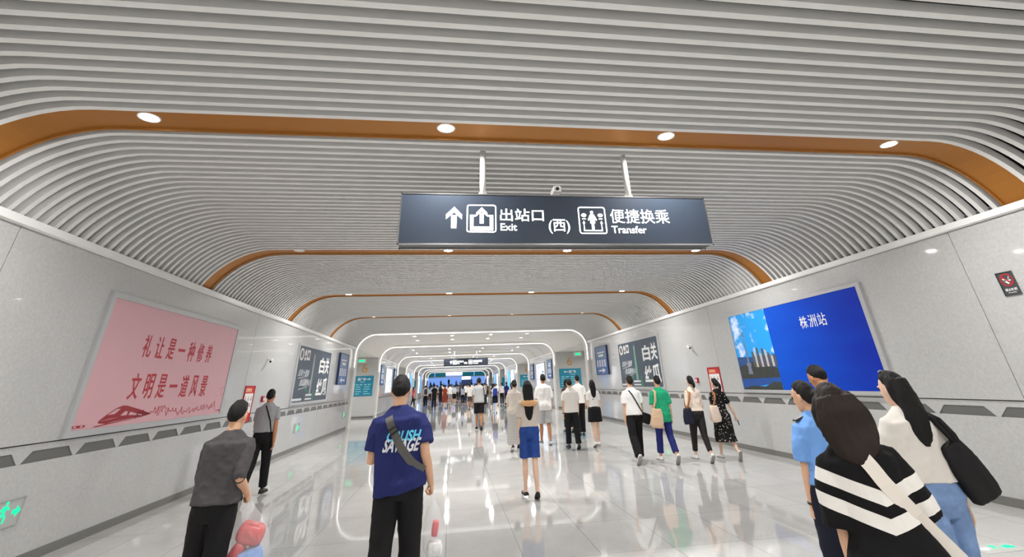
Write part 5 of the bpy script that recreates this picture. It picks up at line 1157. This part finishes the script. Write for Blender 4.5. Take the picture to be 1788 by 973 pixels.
shoulder_bag(F11, -1, 'beige canvas tote hanging from the left shoulder of the green T-shirt walker', (-0.215, -0.155, 0.70), .145, .055, .36, M_TOTE, [(-0.26, -0.16, 1.05), (-0.19, -0.165, 1.25), (-0.155, -0.115, 1.42), (-0.15, -0.01, 1.462), (-0.17, 0.09, 1.40), (-0.22, 0.02, 1.20), (-0.26, -0.12, 1.06)], 0.013, M_TOTE, 0.12, 'tote_bag', 0.82, seed=4)
shoulder_bag(F12, -1, 'dark navy shoulder bag with a tan strap on the cream-blouse woman', (-0.235, -0.08, 0.76), .125, .055, .30, M_BAGNAVY, [(-0.25, -0.09, 1.05), (-0.185, -0.135, 1.25), (-0.140, -0.115, 1.40), (-0.135, -0.01, 1.460), (-0.15, 0.09, 1.38), (-0.22, 0.05, 1.15), (-0.25, -0.05, 1.06)], 0.012, M_STRAPT, 0.0, 'shoulder_bag', 0.75, seed=5)
shoulder_bag(F13, -1, 'cream leather handbag with tan handles on the floral-dress woman', (-0.215, -0.14, 0.80), .115, .06, .31, M_CREAMLEATHER, [(-0.25, -0.14, 1.10), (-0.185, -0.165, 1.28), (-0.145, -0.12, 1.40), (-0.14, -0.01, 1.455), (-0.15, 0.09, 1.38), (-0.2, 0.0, 1.20), (-0.23, -0.12, 1.10)], 0.011, M_STRAPT, -0.05, 'handbag', 0.85, seed=6)
shoulder_bag(F18, 1, 'black canvas tote on the right shoulder of the woman in jeans', (0.30, -0.10, 0.94), .115, .05, .33, M_BAGBLK, [(0.235, -0.11, 1.25), (0.20, -0.13, 1.33), (0.15, -0.115, 1.42), (0.14, -0.01, 1.462), (0.155, 0.09, 1.40), (0.215, 0.04, 1.3), (0.245, -0.07, 1.25)], 0.019, M_BAGBLK, -0.38, 'tote_bag', 0.80, seed=7)
shoulder_bag(F14, 1, 'black bag hanging at the right side of the tall man in black shorts', (0.235, -0.03, 0.84), .07, .045, .24, M_BAGBLK, [(0.22, -0.03, 1.06), (0.195, -0.125, 1.25), (0.165, -0.11, 1.40), (0.155, -0.01, 1.452), (0.175, 0.09, 1.38), (0.24, 0.04, 1.15)], 0.014, M_STRAPB, 0.0, 'shoulder_bag', 0.9, two=False, seed=8)
# pale strap and bag of the striped-sweater woman
crossbody(F16, ['sweater', 'trousers'], [(-0.04, 1.43), (-0.01, 1.38), (0.02, 1.32), (0.12, 1.18), (0.22, 1.05), (0.31, 0.93), (0.37, 0.84)], 0.062, mat('strap_pale', rgb(224, 216, 206), 0.6), 'cream bag on a wide pale strap across the striped-sweater woman', body=((0.43, -0.06, 0.60), .13, .05, .24, mat('bag_cream', rgb(226, 218, 208), 0.5), -0.25), name='handbag')
# phones
def phone(F, s, label, off, rot, sz=(0.036, 0.075)):
    g = grip_point(F.B, s) * F.sc + np.array(off); r = thing_at(F, 'mobile_phone', g, label, 'phone', 'phones in hands'); R = rz(rot[2]) @ ry(rot[1]) @ rx(rot[0])
    mb = MB(); mb.loft([ellring((0, 0, z), sz[0] * k, sz[1] * k, 24, p=6) for z, k in ((-.004, .95), (-.0025, 1), (.0025, 1), (.004, .95))]); mb.v = [tuple(R @ np.array(v)) for v in mb.v]; mb.build('case', M_BLACK, r)
    mb = MB(); mb.loft([ellring((0, 0, z), sz[0] * .92, sz[1] * .94, 24, p=6) for z in (.0041, .0048)]); mb.v = [tuple(R @ np.array(v)) for v in mb.v]; mb.build('screen', mat('phone_screen', rgb(30, 34, 40), 0.1), r)
phone(F18, 'l', 'dark phone in the left hand of the woman in jeans', (0.0, 0.02, 0.02), (0.5, 0.1, 0.1))
phone(F13, 'r', 'black phone in the right hand of the floral-dress woman', (0.02, 0.0, -0.02), (1.4, 0.0, 1.3))
phone(F3, 'l', 'phone hidden in front of the navy T-shirt man, held in his raised left hand', (0.02, 0.02, 0.03), (0.7, 0, 0))
# small worn parts
def wristband(F, s, m, name, w=0.008, r_=0.031):
    S, E, Wr, d1, d2, sg, _ = F.B.arms[s]; c = Wr - d2 * 0.012; mb = MB(); a = np.cross(d2, (1, 0, 0)); a /= np.linalg.norm(a); b = np.cross(d2, a); n = 20
    mb.loft([[(c + (a * math.cos(q) + b * math.sin(q)) * rr + d2 * h) for rr, h in ((r_ - .004, -w), (r_, -w), (r_, w), (r_ - .004, w))] for q in (2 * PI * i / n for i in range(n + 1))], False)
    o = mb.build(name, m, F.root, True); o.data.transform(F.S); return o
wristband(F15, 'l', M_BLACK, 'watch'); wristband(F7, 'l', M_BLACK, 'watch', 0.010, 0.034); wristband(F12, 'l', M_BLACK, 'watch', 0.009, 0.031); wristband(F16, 'l', M_SHOE_WHITE, 'bracelet', 0.004, 0.031)
mb = MB()  # epaulettes and belt of the officer
for sg in (-1, 1):
    mb = MB(); M_ = [F15.B.T(sg * x, y, z) for x, y, z in ((.090, -.040, 1.440), (.158, -.040, 1.412), (.158, .030, 1.412), (.090, .030, 1.440))]; mb.add(list(M_) + [q + np.array((0, 0, .012)) for q in M_], [(0, 3, 2, 1), (4, 5, 6, 7), (0, 1, 5, 4), (1, 2, 6, 5), (2, 3, 7, 6), (3, 0, 4, 7)]); o = mb.build('epaulette', M_BLACK, F15.root); o.data.transform(F15.S)
def belt(F, z, m, ease=0.022, h=0.018):
    a, b, y = torso_at(F.B.sex, z); mb = MB(); D = F.B.D; A = [ellring((0, y, z + q), a + e, b + e, 36) for q, e in ((-h, ease), (h, ease), (h, ease - .012), (-h, ease - .012))]
    mb.loft([[np.array(A[k][i]) + D for k in range(4)] for i in list(range(36)) + [0]], False); o = mb.build('belt', m, F.root); o.data.transform(F.S)
belt(F15, 1.02, M_BLACK, 0.028)
# tan hat resting on the hair of the denim-shorts woman, pink lanyard
root = thing_at(F4, 'sun_hat', SCL(F4, (0, -0.13, 1.40)), 'tan sun hat hanging over the long hair of the denim-shorts woman', 'hat'); mb = MB(); n = 28
M_ = rx(0.95)
for rr in (0,): mb.loft([[tuple(M_ @ np.array(p)) for p in ellring((0, 0, z), a, b, n)] for z, a, b in ((-.004, .140, .062), (.003, .142, .064), (.010, .118, .052), (.024, .07, .036), (.030, .02, .012))])
mb.build('brim', fabric('hat_tan', rgb(206, 158, 112)), root, True)
mb = MB()
for sg in (-1, 1): mb.tube([F17.B.T(0, -0.078, 1.475), F17.B.T(sg * 0.045, -0.065, 1.478), F17.B.T(sg * 0.066, 0.0, 1.470), F17.B.T(sg * 0.06, 0.09, 1.42), F17.B.T(0, 0.135, 1.20)], 0.006, 6)
o = mb.build('lanyard', mat('lanyard_pink', rgb(226, 110, 130), 0.6), F17.root, True); o.data.transform(F17.S)
# hair clip of the woman in jeans, dark waist band of the black-skirt woman
mb = MB(); mb.tube([F18.B.Hp(-0.045, 0.03, 1.722), F18.B.Hp(0.0, 0.045, 1.730), F18.B.Hp(0.045, 0.03, 1.722)], [.006, .008, .006], 8); o = mb.build('hair_clip', mat('clip_silver', rgb(200, 200, 205), 0.2, metal=0.8), F18.root, True); o.data.transform(F18.S)

# ---------------------------------------------------------------- the crowd ahead: a few builds, then copies dressed differently
C_RED = fabric('cloth_red', rgb(196, 70, 84)); C_RUST = spots_mat('rust_print', rgb(132, 72, 44), rgb(188, 52, 66), 9, 0.40); C_LILAC = fabric('cloth_lilac', rgb(172, 176, 196)); C_PEACH = fabric('cloth_peach', rgb(240, 208, 180)); C_SKYB = fabric('cloth_sky', rgb(150, 176, 214)); C_KHAKI = fabric('cloth_khaki', rgb(170, 152, 124)); C_TEAL = fabric('cloth_teal', rgb(40, 100, 120))
LOW = dict(detail=False, vox=0.018)
PR = {}
PR['mt'] = person('man in a black T-shirt and navy trousers, tallest in the distant left of the crowd', -1.25, 41.0, 1.70, 'm', P(A_SMALL), 'mid', ('short', {}), 'black', ('shirt', C_BLACK, dict(hem=0.88)), ('trousers', C_DNAVY, dict(seed=5, **TR)), **LOW)
PR['ft'] = person('woman in a white top and black trousers far ahead on the right', 4.05, 41.4, 1.66, 'f', P(B_SMALL), 'light', ('pony', dict(length=0.08)), 'black', ('shirt', C_WHITE, dict(hem=0.92)), ('trousers', C_BLACK, dict(seed=6, **SLIM)), **LOW)
PR['fs'] = person('woman in white top and dark skirt with a blue backpack, ahead of the lace-cardigan woman', 2.72, 32.3, 1.62, 'f', P(A_SMALL), 'light', ('bun', {}), 'brown', ('shirt', C_OFF, dict(hem=0.95)), ('skirt', C_DNAVY, dict(hem=0.55, r1=(.19, .15))), shoes=(M_SHOE_WHITE, M_SOLE), **LOW)
PR['ms'] = person('man in a white T-shirt and grey shorts in the middle of the crowd', -0.05, 50.0, 1.70, 'm', P(B_SMALL), 'tan', ('short', {}), 'black', ('shirt', C_WHITE, dict(hem=0.84)), ('shorts', C_GREY, dict(hem=-0.95)), shoes=(M_SHOE_WHITE, M_SOLE), **LOW)
PR['fd'] = person('woman in a rust and red patterned dress in the left of the crowd', -0.45, 42.0, 1.64, 'f', P(A_SMALL), 'mid', ('bun', {}), 'black', ('bodice', C_RUST, dict(hem=0.90, ease=0.03)), ('dress_skirt', C_RUST, dict(hem=0.42, r1=(.235, .20))), shoes=(M_SHOE_WHITE, M_SOLE), **LOW)
PR['fl'] = person('woman with long hair, lilac shirt and black trousers in the middle of the crowd', 1.10, 47.4, 1.60, 'f', P(B_SMALL), 'light', ('long', dict(length=0.25)), 'black', ('shirt', C_LILAC, dict(hem=0.84, ease=0.03)), ('trousers', C_BLACK, dict(seed=8, **SLIM)), **LOW)
def again(key, label, x, y, H, top=None, bottom=None, hair=None, heading=0.0, group='walkers in the distant crowd', z=0.0):
    """copy of one of the builds above with its parts, in other clothes"""
    src = PR[key]; r = src.root.copy(); COL.objects.link(r); s = H / (src.sc * 1.742)
    r.location = (x, y, z); r.rotation_euler = (0, 0, heading); r.scale = (s, s, s); r['label'] = label; r['group'] = group
    for ch in list(src.root.children):
        c = ch.copy(); COL.objects.link(c); c.parent = r
        n = ch.name.split('.')[0]
        m = top if n in ('shirt', 'bodice') else bottom if n in ('trousers', 'shorts', 'skirt', 'dress_skirt') else hair if n == 'hair' else None
        if m is not None and c.material_slots: c.material_slots[0].link = 'OBJECT'; c.material_slots[0].material = m
        for g in ch.children:
            d = g.copy(); COL.objects.link(d); d.parent = c
    return r
for F in PR.values(): F.root['group'] = 'walkers in the distant crowd'
SPEC = [
 ('mt', 'man in a pale grey top wearing a dark backpack, left of the crowd', -2.07, 44.9, 1.68, C_LGREY, C_BLACK),
 ('fl', 'woman in a red top turned to the right, at the left edge of the crowd', -3.2, 46.5, 1.60, C_RED, C_BLACK),
 ('ft', 'woman in a red top half hidden behind the navy T-shirt man', -3.75, 44.0, 1.62, C_RED, C_CHAR),
 ('fs', 'woman in a white top and black shorts wearing a pale backpack, middle of the crowd', 0.33, 47.0, 1.60, C_WHITE, C_BLACK),
 ('ft', 'woman in a peach blouse and black trousers, middle of the crowd', 1.95, 56.0, 1.68, C_PEACH, C_BLACK),
 ('ft', 'woman in a navy sleeveless-looking top and dark trousers, far ahead on the right', 4.12, 38.6, 1.68, C_INDIGO, C_DNAVY),
 ('fl', 'woman in a black top and grey trousers left of the navy-dressed woman', 3.75, 46.5, 1.60, C_BLACK, C_GREY),
 ('mt', 'man in a light sweatshirt beside the blue-backpack woman', 1.95, 33.8, 1.66, C_LGREY, C_DNAVY),
 ('mt', 'person in a tan top behind the blue backpack', 3.15, 49.0, 1.70, C_KHAKI, C_BLACK),
 ('ft', 'dark-haired woman in white standing between the lace cardigan and the beige top', 2.85, 24.5, 1.60, C_WHITE, C_CHAR),
 ('ms', 'man in a white shirt beyond the grey T-shirt man', 1.40, 38.5, 1.64, C_WHITE, C_CHAR),
 ('mt', 'man in a white T-shirt behind the lilac-shirted woman', 1.45, 53.0, 1.66, C_WHITE, C_DNAVY),
 ('fl', 'woman in a black dress behind the rust-dressed woman', -0.95, 50.5, 1.64, C_BLACK, C_BLACK),
]
for k, lab, x, y, H, t, b in SPEC: again(k, lab, x, y, H, t, b, heading=-1.2 if 'turned to the right' in lab else 0.0)
rnd = random.Random(21)
TOPS = [('white', C_WHITE), ('black', C_BLACK), ('grey', C_GREY), ('pale', C_OFF), ('navy', C_INDIGO), ('pale blue', C_SKYB), ('charcoal', C_CHAR), ('white', C_WHITE), ('black', C_BLACK), ('teal', C_TEAL)]
BOTS = [('black', C_BLACK), ('dark', C_DNAVY), ('grey', C_CHAR), ('black', C_BLACK), ('blue', C_DENIM)]
placed = []
for i in range(64):
    for _ in range(40):
        y = 52 + 48 * (i / 64.0) + rnd.uniform(-2, 2); x = rnd.uniform(-2.9, 5.4)
        if all((x - a) ** 2 + ((y - b) * 0.7) ** 2 > 0.55 for a, b in placed): break
    placed.append((x, y)); tn, tm = rnd.choice(TOPS); bn, bm = rnd.choice(BOTS); k = rnd.choice(['mt', 'ft', 'fl', 'ms', 'fs', 'mt', 'ft'])
    zone = 'nearer half' if y < 76 else 'farther half'
    again(k, 'distant walker in a %s top and %s bottoms, %s of the crowd' % (tn, bn, zone), x, y, rnd.uniform(1.56, 1.76), tm, bm, group='far crowd, %s top, %s bottoms, %s' % (tn, bn, zone), heading=rnd.uniform(-0.1, 0.1))
# steps at the far end with people climbing
st = MB()
for i in range(8): st.box(-6, 8.4, 110.0 + i * 0.5, 134, i * 0.16, (i + 1) * 0.16)
struct(st.build('floor_steps', mat('steps_grey', rgb(150, 156, 166), 0.5)))
for i in range(14):
    j = rnd.randint(0, 7); k = rnd.choice(['mt', 'ft', 'fl']); tn, tm = rnd.choice(TOPS[:7]); x = -4.5 + i * 0.8 + rnd.uniform(-.2, .2)
    again(k, 'tiny figure in a %s top climbing the steps before the blue wall' % tn, x, 110.25 + j * 0.5, rnd.uniform(1.58, 1.75), tm, C_BLACK, group='climbers on the far steps, %s top' % tn, z=(j + 1) * 0.16)
# backpacks in the crowd
def backpack(x, y, z, label, m, w=0.15, h=0.42):
    r = empty('backpack', (x, y, z)); tag(r, label, 'backpack', 'backpacks in the crowd')
    mb = MB(); mb.loft(rounded_box((0, 0, 0), w, 0.085, h, 0.86, 0.10)); mb.build('pack', m, r, True)
    mb = MB(); mb.loft(rounded_box((0, -0.085, 0.04), w * 0.75, 0.035, h * 0.45, 0.95, 0.10)); mb.build('front_pocket', m, r, True)
    for s in (-1, 1):
        mb = MB(); mb.tube([(s * w * .6, 0.06, h * 0.1), (s * w * .75, 0.10, h * .5), (s * w * .6, 0.11, h * 0.9), (s * w * .5, 0.04, h * 1.0)], 0.014, 8); mb.build('shoulder_strap', m, r, True)
backpack(2.72, 32.12, 0.93, 'blue backpack on the woman right of the grey T-shirt man', fabric('pack_royal', rgb(36, 62, 140)))
backpack(-2.07, 44.72, 1.0, 'dark grey backpack on a man in the left of the crowd', fabric('pack_dark', rgb(58, 58, 58)))
backpack(0.33, 46.82, 0.98, 'pale blue backpack on a woman in the middle of the crowd', fabric('pack_ice', rgb(206, 216, 238)), 0.14, 0.40)
